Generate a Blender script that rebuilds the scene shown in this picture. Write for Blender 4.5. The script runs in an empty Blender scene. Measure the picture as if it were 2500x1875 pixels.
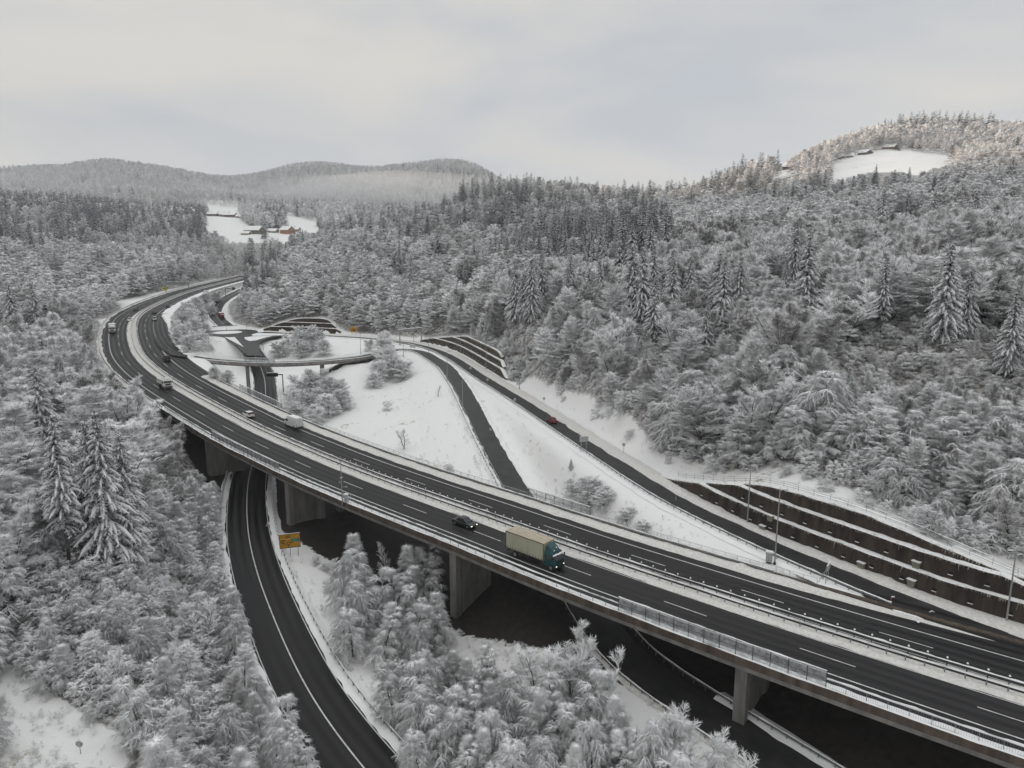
import bpy, math, random
import numpy as np
from mathutils import Vector
R=math.radians
D=bpy.data
sc=bpy.context.scene
COL=sc.collection
# ------------------------------------------------------------------ camera
CAMZ=48.0; PITCH=10.8; F=1750.0; CX=1250.0; CY=937.5      # photo pixels are 2500 x 1875
cam_d=D.cameras.new("camera"); cam=D.objects.new("camera",cam_d); COL.objects.link(cam); sc.camera=cam
cam_d.sensor_width=36.0; cam_d.lens=36.0*F/2500.0; cam_d.clip_start=0.5; cam_d.clip_end=9000
cam.location=(0,0,CAMZ); cam.rotation_euler=(R(90-PITCH),0,0)
# ------------------------------------------------------------------ world, sun, exposure
SUN_EL,SUN_AZ=7.0,-97.0           # low winter sun from the left, kept off the valley by an added unseen ridge
def build_world():
    w=D.worlds.new("World"); sc.world=w; w.use_nodes=True
    nt=w.node_tree; N=nt.nodes; L=nt.links; N.clear()
    out=N.new('ShaderNodeOutputWorld'); mix=N.new('ShaderNodeMixShader')
    sky=N.new('ShaderNodeTexSky'); sky.sky_type='NISHITA'; sky.sun_disc=False
    sky.sun_elevation=R(SUN_EL); sky.sun_rotation=R(SUN_AZ)
    b1=N.new('ShaderNodeBackground'); b1.inputs['Strength'].default_value=0.10; L.new(sky.outputs[0],b1.inputs[0])
    tc=N.new('ShaderNodeTexCoord'); sep=N.new('ShaderNodeSeparateXYZ'); L.new(tc.outputs['Generated'],sep.inputs[0])
    mp=N.new('ShaderNodeMapping'); mp.inputs['Scale'].default_value=(1.0,1.0,3.2); mp.inputs['Location'].default_value=(.35,.2,.1)
    L.new(tc.outputs['Generated'],mp.inputs[0])
    nz=N.new('ShaderNodeTexNoise'); nz.inputs['Scale'].default_value=2.1; nz.inputs['Detail'].default_value=5; nz.inputs['Roughness'].default_value=.47
    nz.inputs['Distortion'].default_value=.35
    L.new(mp.outputs[0],nz.inputs['Vector'])
    cr=N.new('ShaderNodeValToRGB'); e=cr.color_ramp.elements
    e[0].position=.38; e[0].color=(.475,.515,.565,1); e[1].position=.62; e[1].color=(.66,.64,.60,1)
    m=cr.color_ramp.elements.new(.5); m.color=(.57,.58,.585,1)
    L.new(nz.outputs['Fac'],cr.inputs[0])
    # overcast sky: darker at the horizon, up to three times brighter overhead
    g=N.new('ShaderNodeMapRange'); g.inputs['From Min'].default_value=.42; g.inputs['From Max'].default_value=1.0
    g.inputs['To Min'].default_value=1.0; g.inputs['To Max'].default_value=2.1
    L.new(sep.outputs['Z'],g.inputs[0])
    b2=N.new('ShaderNodeBackground'); L.new(cr.outputs[0],b2.inputs[0]); L.new(g.outputs[0],b2.inputs[1])
    mix.inputs[0].default_value=.93
    L.new(b1.outputs[0],mix.inputs[1]); L.new(b2.outputs[0],mix.inputs[2]); L.new(mix.outputs[0],out.inputs[0])
build_world()
sl=D.lights.new("sun",'SUN'); sl.energy=3.2; sl.angle=R(0.6); sl.color=(1.0,.80,.60)
so=D.objects.new("sun",sl); COL.objects.link(so)
so.rotation_euler=(R(90-SUN_EL),0,R(-SUN_AZ+180) if False else 0)
_az=R(SUN_AZ)                      # direction towards the sun
sd=Vector((math.sin(_az)*math.cos(R(SUN_EL)),math.cos(_az)*math.cos(R(SUN_EL)),math.sin(R(SUN_EL))))
so.rotation_euler=sd.to_track_quat('Z','Y').to_euler()
sc.view_settings.view_transform='Standard'; sc.view_settings.look='None'; sc.view_settings.exposure=0.12; sc.view_settings.gamma=1.0
sc.cycles.max_bounces=6; sc.cycles.diffuse_bounces=3; sc.cycles.volume_bounces=1
# ------------------------------------------------------------------ camera geometry helpers
ct,st=math.cos(R(PITCH)),math.sin(R(PITCH))
def ray(px,py):
    u=(px-CX)/F; v=-(py-CY)/F
    return np.array([u, ct+v*st, -st+v*ct])
def PY(px,py,Y):
    d=ray(px,py); s=Y/d[1]; return np.array([d[0]*s,Y,CAMZ+d[2]*s])
def PZ(px,py,z):
    d=ray(px,py); s=(z-CAMZ)/d[2]; return np.array([d[0]*s,d[1]*s,z])
def proj(P):
    P=np.atleast_2d(P); x=P[:,0]; y=P[:,1]; z=P[:,2]-CAMZ
    dep=y*ct-z*st; up=y*st+z*ct
    return CX+F*x/dep, CY-F*up/dep, dep
def ss(t): t=np.clip(t,0,1); return t*t*(3-2*t)
# ------------------------------------------------------------------ scene helpers
def tag(o,label=None,cat=None,group=None,kind=None):
    if label: o['label']=label
    if cat: o['category']=cat
    if group: o['group']=group
    if kind: o['kind']=kind
    return o
def link(o,parent=None):
    COL.objects.link(o)
    if parent is not None: o.parent=parent
    return o
def empty(name,loc,rz=0.0,label=None,cat=None,group=None):
    o=D.objects.new(name,None); o.empty_display_size=.5; link(o); o.location=loc; o.rotation_euler=(0,0,rz)
    return tag(o,label,cat,group)
def mesh_np(name,V,Fc,mats,mi=None,smooth=False):
    me=D.meshes.new(name); V=np.asarray(V,dtype=np.float32); Fc=np.asarray(Fc,dtype=np.int32); k=Fc.shape[1]
    me.vertices.add(len(V)); me.vertices.foreach_set('co',V.ravel())
    me.loops.add(Fc.size); me.loops.foreach_set('vertex_index',Fc.ravel())
    me.polygons.add(len(Fc)); me.polygons.foreach_set('loop_start',np.arange(0,Fc.size,k,dtype=np.int32))
    if mi is not None: me.polygons.foreach_set('material_index',np.asarray(mi,dtype=np.int32))
    if smooth: me.polygons.foreach_set('use_smooth',np.ones(len(Fc),dtype=bool))
    for m in (mats if isinstance(mats,(list,tuple)) else [mats]): me.materials.append(m)
    me.update(calc_edges=True); return me
class MB:                       # collects boxes, tubes, prisms into one mesh
    def __init__(s): s.v=[]; s.f=[]; s.m=[]
    def add(s,v,f,m=0):
        b=len(s.v); s.v+= [tuple(map(float,p)) for p in v]; s.f+=[tuple(i+b for i in q) for q in f]; s.m+=[m]*len(f); return s
    def box(s,c,size,rz=0.0,m=0,taper=(1,1)):
        x,y,z=size[0]/2,size[1]/2,size[2]/2; cs,sn=math.cos(rz),math.sin(rz); v=[]
        for k,(tx,ty) in ((-1,(1,1)),(1,taper)):
            for a,b in ((-1,-1),(1,-1),(1,1),(-1,1)):
                X=a*x*tx; Y=b*y*ty; v.append((c[0]+X*cs-Y*sn,c[1]+X*sn+Y*cs,c[2]+k*z))
        return s.add(v,[(3,2,1,0),(4,5,6,7),(0,1,5,4),(1,2,6,5),(2,3,7,6),(3,0,4,7)],m)
    def tube(s,a,b,r,r2=None,n=6,m=0,cap=True):
        a=Vector(a);b=Vector(b);d=(b-a); 
        if d.length<1e-6: return s
        d.normalize(); u=d.cross(Vector((0,0,1)) if abs(d.z)<.95 else Vector((1,0,0))).normalized(); w=d.cross(u); r2=r if r2 is None else r2
        v=[]
        for p,rr in ((a,r),(b,r2)):
            for i in range(n):
                t=2*math.pi*i/n; v.append(p+u*math.cos(t)*rr+w*math.sin(t)*rr)
        f=[(i,(i+1)%n,n+(i+1)%n,n+i) for i in range(n)]
        if cap: f+=[tuple(range(n))[::-1],tuple(range(n,2*n))]
        return s.add(v,f,m)
    def path(s,pts,r,n=6,m=0):
        for a,b in zip(pts[:-1],pts[1:]): s.tube(a,b,r,n=n,m=m)
        return s
    def prism(s,poly,axis_o,ax,ay,az,d0,d1,m=0):
        # poly in (ax,ay) plane, extruded along az from d0 to d1
        o=Vector(axis_o);ax=Vector(ax);ay=Vector(ay);az=Vector(az);n=len(poly)
        v=[o+ax*p[0]+ay*p[1]+az*d0 for p in poly]+[o+ax*p[0]+ay*p[1]+az*d1 for p in poly]
        f=[(i,(i+1)%n,n+(i+1)%n,n+i) for i in range(n)]+[tuple(range(n))[::-1],tuple(range(n,2*n))]
        return s.add(v,f,m)
    def sweep(s,C,T,prof,m=0,closed=False):
        # sweep a profile (offset,z) along curve C (n,3) with left normals T
        n=len(C);k=len(prof); b=[]
        for i in range(n):
            for (o,z) in prof: b.append((C[i,0]+T[i,0]*o,C[i,1]+T[i,1]*o,C[i,2]+z))
        f=[]
        kk=k if closed else k-1
        for i in range(n-1):
            for j in range(kk):
                j2=(j+1)%k; f.append((i*k+j,i*k+j2,(i+1)*k+j2,(i+1)*k+j))
        if closed: f+=[tuple(range(k))[::-1],tuple((n-1)*k+j for j in range(k))]
        return s.add(b,f,m)
    def mesh(s,name,mats,smooth=False,bevel=0):
        me=D.meshes.new(name); me.from_pydata(s.v,[],s.f)
        for m in (mats if isinstance(mats,(list,tuple)) else [mats]): me.materials.append(m)
        me.polygons.foreach_set('material_index',s.m)
        if smooth: me.polygons.foreach_set('use_smooth',[True]*len(s.f))
        me.update(); return me
    def build(s,name,mats,parent=None,smooth=False,**kw):
        o=D.objects.new(name,s.mesh(name,mats,smooth)); link(o,parent)
        return tag(o,**kw)
# ------------------------------------------------------------------ materials
MATS={}
def mat(name,col,rough=.7,var=0.0,scale=1.0,metal=0.0,bump=0.0,col2=None,spec=None,stretch=(1,1,1),detail=4,emit=None,estr=0):
    m=D.materials.new(name); m.use_nodes=True; nt=m.node_tree; N=nt.nodes; L=nt.links; b=N['Principled BSDF']
    b.inputs['Base Color'].default_value=(*col,1); b.inputs['Roughness'].default_value=rough; b.inputs['Metallic'].default_value=metal
    if spec is not None: b.inputs['Specular IOR Level'].default_value=spec
    if var or col2 or bump:
        tc=N.new('ShaderNodeTexCoord'); mp=N.new('ShaderNodeMapping'); mp.inputs['Scale'].default_value=stretch
        L.new(tc.outputs['Object'],mp.inputs[0])
        nz=N.new('ShaderNodeTexNoise'); nz.inputs['Scale'].default_value=scale; nz.inputs['Detail'].default_value=detail; nz.inputs['Roughness'].default_value=.6
        L.new(mp.outputs[0],nz.inputs['Vector'])
        if var or col2:
            c2=col2 if col2 else tuple(min(1,c*(1+var)) for c in col); c1=col if col2 else tuple(c*(1-var) for c in col)
            cr=N.new('ShaderNodeValToRGB'); cr.color_ramp.elements[0].position=.36; cr.color_ramp.elements[1].position=.64
            cr.color_ramp.elements[0].color=(*c1,1); cr.color_ramp.elements[1].color=(*c2,1)
            L.new(nz.outputs['Fac'],cr.inputs[0]); L.new(cr.outputs[0],b.inputs['Base Color'])
        if bump:
            bp=N.new('ShaderNodeBump'); bp.inputs['Strength'].default_value=1; bp.inputs['Distance'].default_value=bump
            L.new(nz.outputs['Fac'],bp.inputs['Height']); L.new(bp.outputs[0],b.inputs['Normal'])
    if emit: b.inputs['Emission Color'].default_value=(*emit,1); b.inputs['Emission Strength'].default_value=estr
    MATS[name]=m; return m
SNOW=mat('snow',(.80,.80,.795),.75,.035,.8,bump=.06)
SNOWDIRTY=mat('dirty_snow',(.53,.515,.485),.85,col2=(.68,.665,.64),scale=2.2,bump=.05,detail=9)
ASPH=mat('asphalt',(.012,.012,.0125),.62,col2=(.020,.020,.021),scale=.35,stretch=(1,1,1),spec=.18,bump=.004)
def road_mat(name,dark,light,rough,lane0):
    m=D.materials.new(name); m.use_nodes=True; nt=m.node_tree; N=nt.nodes; L=nt.links; b=N['Principled BSDF']; b.inputs['Specular IOR Level'].default_value=.2
    a=N.new('ShaderNodeAttribute'); a.attribute_name='road'; sp=N.new('ShaderNodeSeparateXYZ'); L.new(a.outputs['Vector'],sp.inputs[0])
    def noise(sx,sy,det):
        c=N.new('ShaderNodeMapping'); c.inputs['Scale'].default_value=(sx,sy,0); L.new(a.outputs['Vector'],c.inputs[0]); n=N.new('ShaderNodeTexNoise'); n.inputs['Scale'].default_value=1; n.inputs['Detail'].default_value=det; n.inputs['Roughness'].default_value=.6; L.new(c.outputs[0],n.inputs['Vector']); return n.outputs['Fac']
    def M(op,x,y):
        q=N.new('ShaderNodeMath'); q.operation=op
        for i,v in enumerate((x,y)):
            if hasattr(v,'links'): L.new(v,q.inputs[i])
            else: q.inputs[i].default_value=v
        return q.outputs[0]
    tr=M('SINE',M('MULTIPLY',M('ADD',sp.outputs[0],-lane0),3.70),0)      # two wheel tracks per lane
    f=M('ADD',M('MULTIPLY',tr,.26),M('ADD',M('MULTIPLY',noise(1.3,.02,4),.75),M('MULTIPLY',noise(.25,.05,5),.55)))
    r=N.new('ShaderNodeMapRange'); r.inputs['From Min'].default_value=.40; r.inputs['From Max'].default_value=.95; L.new(f,r.inputs[0])
    mx=N.new('ShaderNodeMix'); mx.data_type='RGBA'; mx.inputs[6].default_value=(*dark,1); mx.inputs[7].default_value=(*light,1); L.new(r.outputs[0],mx.inputs[0]); L.new(mx.outputs[2],b.inputs['Base Color'])
    rr=N.new('ShaderNodeMapRange'); rr.inputs['To Min'].default_value=rough-.12; rr.inputs['To Max'].default_value=rough+.15; L.new(r.outputs[0],rr.inputs[0]); L.new(rr.outputs[0],b.inputs['Roughness']); MATS[name]=m; return m
ASPH=road_mat('wet_asphalt',(.0065,.0065,.007),(.031,.030,.030),.55,.3)
ASPH2=mat('asphalt_side',(.018,.018,.018),.5,col2=(.034,.033,.032),scale=.3,spec=.3)
PAINT=mat('road_paint',(.42,.42,.41),.6,col2=(.62,.62,.61),scale=1.5)
CONC=mat('concrete',(.15,.145,.135),.85,col2=(.25,.24,.225),scale=.7,stretch=(1,1,.25),bump=.01)
CONCD=mat('concrete_stained',(.040,.028,.020),.85,col2=(.095,.074,.058),scale=.9,stretch=(1,1,.12),bump=.02)
STEEL=mat('galvanised_steel',(.22,.23,.24),.45,.2,3,metal=.6)
DARKST=mat('dark_steel',(.035,.036,.038),.5,.2,3,metal=.3)
POLE=mat('pole_grey',(.30,.31,.31),.5,.15,2,metal=.3)
RAILW=mat('frosted_rail',(.42,.43,.44),.6,.2,5)
# ------------------------------------------------------------------ curves traced from the photograph
YH=np.array([0,60,116,165,200,250,300,400,517,770,1200]); HH=np.array([48,48,47.6,45.6,43.2,38.8,35.0,31.0,28.5,22.,16.])
HR=np.array([48,48,48,48,48,47.5,46.5,45,43.,39,36.])
def on_deck(px,py,HHv=HH):
    d=ray(px,py); k=-d[2]/d[1]; Y=np.linspace(30,1200,12000); h=np.interp(Y,YH,HHv)
    i=np.argmax(k*Y-h>0) if (k*Y-h>0).any() else -1
    y=Y[i]; s=y/d[1]; return np.array([d[0]*s,y,CAMZ-np.interp(y,YH,HHv)])
def resample(P,step=2.0,sig=8.0,ext0=0,ext1=0,closed=False):
    P=np.asarray(P,float)
    if ext0: d=P[0]-P[1]; d/=np.linalg.norm(d[:2]); P=np.vstack([P[0]+d*ext0,P])
    if ext1: d=P[-1]-P[-2]; d/=np.linalg.norm(d[:2]); P=np.vstack([P,P[-1]+d*ext1])
    s=np.r_[0,np.cumsum(np.linalg.norm(np.diff(P[:,:2],axis=0),axis=1))]
    n=max(4,int(s[-1]/step)); t=np.linspace(0,s[-1],n+1)
    Q=np.stack([np.interp(t,s,P[:,i]) for i in range(3)],1)
    if sig:
        k=int(3*sig/step)+1; w=np.exp(-.5*(np.arange(-k,k+1)*step/sig)**2); w/=w.sum()
        pre=Q[0]-(Q[1:k+1][::-1]-Q[0]) if len(Q)>k+1 else None
        if pre is not None:
            post=Q[-1]-(Q[-k-1:-1][::-1]-Q[-1]); E_=np.vstack([pre,Q,post])
            Q=np.stack([np.convolve(E_[:,i],w,'valid') for i in range(3)],1)
    return Q
def lnorm(C):
    T=np.gradient(C[:,:2],axis=0); T/=np.linalg.norm(T,axis=1)[:,None]
    return np.stack([T[:,1],-T[:,0]],1)            # points to the right of travel
def cur_s(C): return np.r_[0,np.cumsum(np.linalg.norm(np.diff(C[:,:2],axis=0),axis=1))]
def at_s(C,s):
    S=cur_s(C); T=lnorm(C); p=np.array([np.interp(s,S,C[:,i]) for i in range(3)]); n=np.array([np.interp(s,S,T[:,i]) for i in range(2)])
    return p,n/np.linalg.norm(n)
def near_s(C,x,y): return cur_s(C)[np.argmin((C[:,0]-x)**2+(C[:,1]-y)**2)]
def cut(C,a,b): S=cur_s(C); return C[(S>=a)&(S<=b)]
# motorway, traced along the far guardrail of the median; travel direction: far -> near right
M1px=[(570,685),(525,696.5),(480,707.8),(446,719),(400.8,737),(364.7,755.3),(342,771),(333,787),(330.8,809.5),(335.3,832),(346.6,863.8),(380,898),(423.4,928.5),(466.8,954.6),(510.2,978.5),(578.3,1014.6),
 (650,1052.4),(758.5,1098.5),(832.7,1131),(898.7,1155.5),(1036,1206),(1289.8,1293),(1385.7,1331.8),(1492.4,1368),(1688.6,1431),(1991.6,1530.5),(2173,1586.6),(2469,1676)]
MW=resample([on_deck(*p) for p in M1px],2.0,9,ext0=60,ext1=60)
MT=lnorm(MW); MS=cur_s(MW)
def frompx(pts,HHv=HR): return [on_deck(p[0],p[1],HHv) if len(p)==2 else PZ(*p) for p in pts]
R1=resample(frompx([(640,811),(698.6,814),(811.7,820),(913,826),(954,831),(1026.6,843),(1080.8,860),(1126,885.6),(1178,921.8),(1239,958),(1306.9,1000.9),(1374.7,1046),(1496,1125),(1624,1207),(1703.7,1249.4),(1892,1336),(2005,1385.6),(2137,1438),(2269,1491),(2419.6,1549),(2500,1580)]),2,7,ext1=60)
UZ=lambda px,py,z:PZ(px,py,z)
U=resample([UZ(585.6,826.6,2.6),UZ(606,847,0.5),UZ(624,867,-1.5),UZ(637.6,899,-4),UZ(646.7,926,-5.5),UZ(649,969,-7.5),UZ(603,1190,-9.5),UZ(602,1260,-10.2),UZ(608,1325,-10.8),UZ(633,1419.6,-11.5),UZ(689.6,1562.7,-12.2),UZ(753.6,1694.6,-12.6),UZ(833.5,1811,-13),UZ(900,1890,-13.2)],2,6,ext1=25)
R2=resample([on_deck(383,800),on_deck(393,826),on_deck(408,848),on_deck(428,862)]+[PZ(*p) for p in [(448,868.5,8.4),(468.6,873.5,7.7),(517.8,880,6.6),(597,885,5.5),(689.6,887,4.8),(789,882,4.3),(879.5,873,4.1),(927,864,4.0),(977,851,3.6),(1030,858,3.0),(1092,897,1.8),(1128,948,0.2),(1160,1010,-1.8),(1195,1080,-4.2),(1235,1152,-6.6),(1265,1205,-8.2),(1520,1608,-9.5),(1640,1690,-9.8),(1780,1780,-10),(1930,1875,-10.2)]],2,6,ext1=25)
def s_px(C,px,py): x,y,d=proj(C); return cur_s(C)[np.argmin((x-px)**2+(y-py)**2)]
B0,B1,BU=s_px(R2,452,869),s_px(R2,934,863),s_px(R2,1262,1200)
TR=resample([PZ(551,796,4.5),PZ(541,787,5),PZ(527,773,6),PZ(522.5,757,8),PZ(531,742,11),PZ(552,727,14),PZ(575,716,16)],2,10,ext1=60)
RBT=np.array(PZ(555,812,3.0))
def sgn_off(C,p,T=None):
    T=lnorm(C) if T is None else T
    i=np.argmin((C[:,0]-p[0])**2+(C[:,1]-p[1])**2); return float((p[0]-C[i,0])*T[i,0]+(p[1]-C[i,1])*T[i,1])
# ------------------------------------------------------------------ terrain
def _ctrl():
    P=[]
    z=lambda px,py,zz:P.append(PZ(px,py,zz)); y=lambda px,py,Y,dz=0:P.append(PY(px,py,Y)+np.array([0,0,dz]))
    for C,dz,stp in ((R1,-.3,16),(U,-.2,14),(TR,-.2,14)):
        for p in C[::stp]: P.append(p+np.array([0,0,dz]))
    for p in cut(R2,B1-20,BU+120)[::12]: P.append(p+np.array([0,0,-.3]))
    for s in np.arange(0,430,22):
        p,n=at_s(MW,s); P.append(p-np.array([0,0,.3]))
    # ground beneath and beside the viaduct
    for q in [(712,1291,-11.3),(1121,1518,-14),(1810,1750,-9.6),(1250,1560,-13),(1400,1700,-12),(900,1450,-12.5),(1700,1875,-11),(1300,1875,-13.5),(1050,1700,-13.5),(2100,1875,-9.5),(2400,1900,-8),
              (760,1500,-12),(1000,1860,-13.5),(540,1240,-9.8),(530,1500,-9),(420,1700,-8),(250,1600,-6),(100,1700,-6.5),(300,1860,-9),(50,1860,-8),(560,1800,-12),
              # left forest slope
              (480,1130,-4),(440,1250,-3),(400,1060,1.5),(380,1350,-3),(135,1400,1),(250,1350,0),(0,1350,3),(0,1500,-2),(330,930,5)]: z(*q)
    # snow meadows between the roads
    for q in [(900,1100,-6),(1000,1150,-7),(1100,1120,-6.5),(850,1000,-6),(1000,1000,-4.5),(1080,1000,-3.0),(960,930,-2.5),(880,900,-3.5),(1020,900,.2),(1240,1120,-5.4),(1400,1250,-7),(1550,1330,-6),
              (1180,985,-.8),(1300,1090,-2.5),(1420,1150,-2.5),(1650,1310,-2.2),(1800,1370,-1),(600,960,-6.5),(560,900,-4.5),(700,950,-5.5),(800,860,1.0),(740,860,0.3),(870,850,1.2),(480,840,3.0),(500,900,-1),(530,930,-5),(530,800,3.6),(470,800,6)]: z(*q)
    # right of R1: verge and slopes
    for q in [(1260,950,1.6),(1340,960,2.2),(1450,1010,2.0),(1560,1090,2.0),(1640,1140,3.2)]: z(*q)
    for q in [(1420,950,212),(1540,1010,188),(1640,1085,164),(1560,900,225),(1700,1000,180),(1740,1100,150),(1850,1050,150),(1900,1115,134),(2050,1150,120),(2200,1230,112),(2330,1300,103),(2450,1370,92),(2500,1290,95),(2400,1150,112),(2480,1100,115),
              (1728,850,262),(1979,815,205),(2000,950,168),(2200,900,165),(2300,800,180),(2400,1000,140),(2480,820,165),(2400,620,262),(2200,640,300),(2156,600,390),(2000,650,330),(1850,690,330),(1900,600,400),(2400,480,450),(2200,500,480),(2000,500,520),(2480,440,500),(2470,380,690),
              (1400,800,300),(1500,700,380),(1600,620,420),(1600,760,300),(1500,860,255),(1340,900,240),(1250,860,275),(1250,720,370),(1300,620,500),(1100,790,345),(1000,790,372),(900,790,395),(800,772,402),(650,790,395),(600,770,412),
              (1700,560,500),(1800,520,560),(1850,480,620),(1700,480,700),(1600,490,720),
              (1130,650,480),(1000,680,480),(860,680,480),(720,700,470),(640,720,470),(590,700,510),(1100,560,600),(900,590,600),(750,620,570),(1400,520,640),(1200,510,680)]: y(q[0],q[1],q[2]*(1-.20*float(ss((q[2]-150)/60)*(1-ss((q[2]-360)/240)))*(1 if q[0]>1200 and q[1]<960 else 0)),-1 if q[1]>900 else -3)
    # upper meadow and summit at the right
    for q in [(2040,440,600),(2200,425,600),(2330,400,640),(2030,412,680),(2150,372,740),(2340,378,760),(1794,440,740),(1854,424,745),(1907,417,745),(1970,398,750),(2028,384,790),(2100,345,860),(2250,320,900),(2400,325,900),(2490,335,880),(2000,380,830),(2600,340,880),(2600,600,260),(2650,900,150)]: y(*q)
    # ridge behind the middle wood (canopy minus a tree height)
    for q in [(1560,470,760),(1500,462,760),(1400,450,760),(1300,436,780),(1200,442,780),(1135,448,760),(1110,490,740),(1050,492,730),(970,498,720),(927,500,700),(870,530,690),(830,555,660),(760,585,640),(700,605,620),(650,628,600)]: y(*q,-21 if q[0]<1120 else -14)
    for q in [(1500,470,950),(1300,450,980),(1000,520,960),(1800,450,900)]: y(*q,-60)
    # left hills
    for q in [(0,520,560),(100,510,600),(200,530,640),(300,560,660),(420,560,680),(500,570,690)]: y(*q,-14)
    for q in [(0,640,420),(150,650,440),(300,640,520),(430,640,560),(520,650,600),(560,670,640),(200,730,370),(100,760,300),(300,700,450),(0,800,240),(120,860,230),(210,850,262),(0,1000,175),(150,1000,180),(250,950,210),(0,1150,135),(150,1150,140),(300,1080,160),(240,800,290)]: y(*q,-9)
    for q in [(-500,700,300),(-500,1100,110),(-500,450,700)]: y(*q)
    # valley with the farms, far hills
    for q in [(550,572,800),(640,572,800),(700,570,820),(780,560,850),(560,535,980),(520,520,1060),(620,545,950),(700,535,1000),(750,545,980),(430,545,900),(860,540,1050)]: y(*q)
    for q in [(300,480,1500),(550,490,1400),(750,500,1450),(1000,500,1500),(100,490,1500)]: y(*q,-10)
    for q in [(-300,430,2300),(0,408,2300),(100,392,2350),(180,385,2400),(260,390,2400),(330,408,2450),(400,412,2500),(480,424,2550),(560,430,2600),(640,422,2550),(720,402,2450),(800,391,2400),(860,393,2400),(960,400,2400),(1080,400,2450),(1130,402,2450),(1170,412,2500),(1210,432,2550),(1300,470,2600),(1500,490,2700),(2000,480,2800)]: y(*q,-16)
    for q in [(200,440,1950),(400,450,1950),(700,450,1900),(900,440,2000),(1100,455,2050),(0,450,1900)]: y(*q,-12)
    for q in [(0,520,3800),(800,520,3800),(2000,540,3800),(3000,480,2200),(-1200,450,2300)]: y(*q)
    for q in [(0,20,-12),(60,15,-12),(-60,15,-8),(0,-60,-10),(150,0,0),(200,60,25),(-150,0,5),(-160,70,12),(130,45,4)]: P.append(np.array(q,float))
    return np.array(P)
CTRL=_ctrl()
def _warp(xy):                   # compress distance so near and far points carry similar weight
    r=np.hypot(xy[:,0],xy[:,1]-0)+1e-6; k=np.where(r>300,300*(1+np.log(np.maximum(r,300)/300)*1.3),r)/r
    return xy*k[:,None]
_CW=_warp(CTRL[:,:2]); 
def _phi(A,B): 
    d=np.sqrt(((A[:,None,:]-B[None,:,:])**2).sum(2)+36.0); return d
_K=_phi(_CW,_CW); _n=len(CTRL); _A=np.zeros((_n+3,_n+3)); _A[:_n,:_n]=_K-np.eye(_n)*1.2
_A[:_n,_n:]=np.c_[np.ones(_n),_CW/100]; _A[_n:,:_n]=_A[:_n,_n:].T
_w=np.linalg.solve(_A,np.r_[CTRL[:,2],0,0,0])
def base_z(xy):
    out=np.empty(len(xy)); 
    for i in range(0,len(xy),20000):
        W=_warp(xy[i:i+20000]); out[i:i+20000]=_phi(W,_CW)@_w[:_n]+np.c_[np.ones(len(W)),W/100]@_w[_n:]
    r=np.hypot(xy[:,0],xy[:,1]); a=ss((r-700)/1200)     # small relief on the far hills
    out+=a*(22*np.sin(xy[:,0]/95+1.3*np.sin(xy[:,1]/160))*np.sin(xy[:,1]/210+xy[:,0]/400))
    return out
# terraced retaining walls: base curve, total height along it
def tracewall(base,top,zfun,ledge,ext=0,flip=-1):
    B=[]
    for px,py in base:
        p=on_deck(px,py,HR); p[2]+=.25; B.append(p)
    C=resample(B,1.5,4,ext1=ext); T=lnorm(C)*flip; tx=np.array([t[0] for t in top]); ty=np.array([t[1] for t in top]); Hs=[]
    zz=np.linspace(0,13,131)
    for i in range(len(C)):
        P=np.c_[np.full(131,C[i,0]+T[i,0]*2*ledge),np.full(131,C[i,1]+T[i,1]*2*ledge),C[i,2]+zz]; px,py,_=proj(P)
        k=np.argmax(py<=np.interp(px,tx,ty)); Hs.append(zz[k] if (py<=np.interp(px,tx,ty)).any() else 13)
    Hs=np.array(Hs); w=np.ones(7)/7; Hs=np.convolve(np.pad(Hs,3,mode='edge'),w,'valid'); return C,T,Hs
def TT(t,x,y):
    ox,oy,s={'t1':(833,850,2.654),'t2':(1666,850,2.654),'c8':(900,750,4.424),'c7':(450,700,4.424),'c6':(220,640,4.424),'t5':(1666,1250,2.654),'t4':(833,1250,2.654),'t0':(0,850,2.654),'t3':(0,1250,2.654),'a0':(0,350,2.654),'a1':(833,350,2.654),'a2':(1666,250,2.654)}[t]
    return ox+x/s,oy+y/s
_t=lambda t,L:[TT(t,x,y) for x,y in L]
W1=tracewall([(1612,1166),(1666,1199),(1730,1231),(1824,1280),(1892,1310),(2005,1356),(2118,1398),(2208,1434),(2306,1474),(2419,1510),(2500,1531)],
   [(1600,1162)]+_t('t2',[(60,862),(240,880),(510,880),(640,915),(1000,1020),(1280,1120),(1500,1210),(1800,1345),(2000,1430),(2120,1475),(2300,1545)])+[(2700,1540)],None,.8,ext=30)
W2=tracewall(_t('c8',[(555,372),(650,385),(850,435),(1000,495),(1150,580),(1270,655),(1400,735),(1495,795)]),_t('c8',[(555,368),(660,338),(875,322),(1050,315),(1390,470),(1450,560),(1480,690),(1500,790)]),None,.8)
W3=tracewall(_t('c7',[(855,482),(1100,487),(1400,497),(1690,512)]),_t('c7',[(855,478),(910,435),(1100,372),(1240,338),(1550,345),(1620,395),(1690,508)]),None,.8)
for W_ in (W1,W2,W3):       # make the normals point uphill, away from the road
    i=len(W_[0])//2; j=np.argmin(((R1[:,:2]-W_[0][i,:2])**2).sum(1)); 
    print('wall H',W_[2][::8].round(1), 'len',cur_s(W_[0])[-1].round(1),'n.out',((W_[0][i,:2]-R1[j,:2])@W_[1][i]).round(1))
LEDGE=.8
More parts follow.
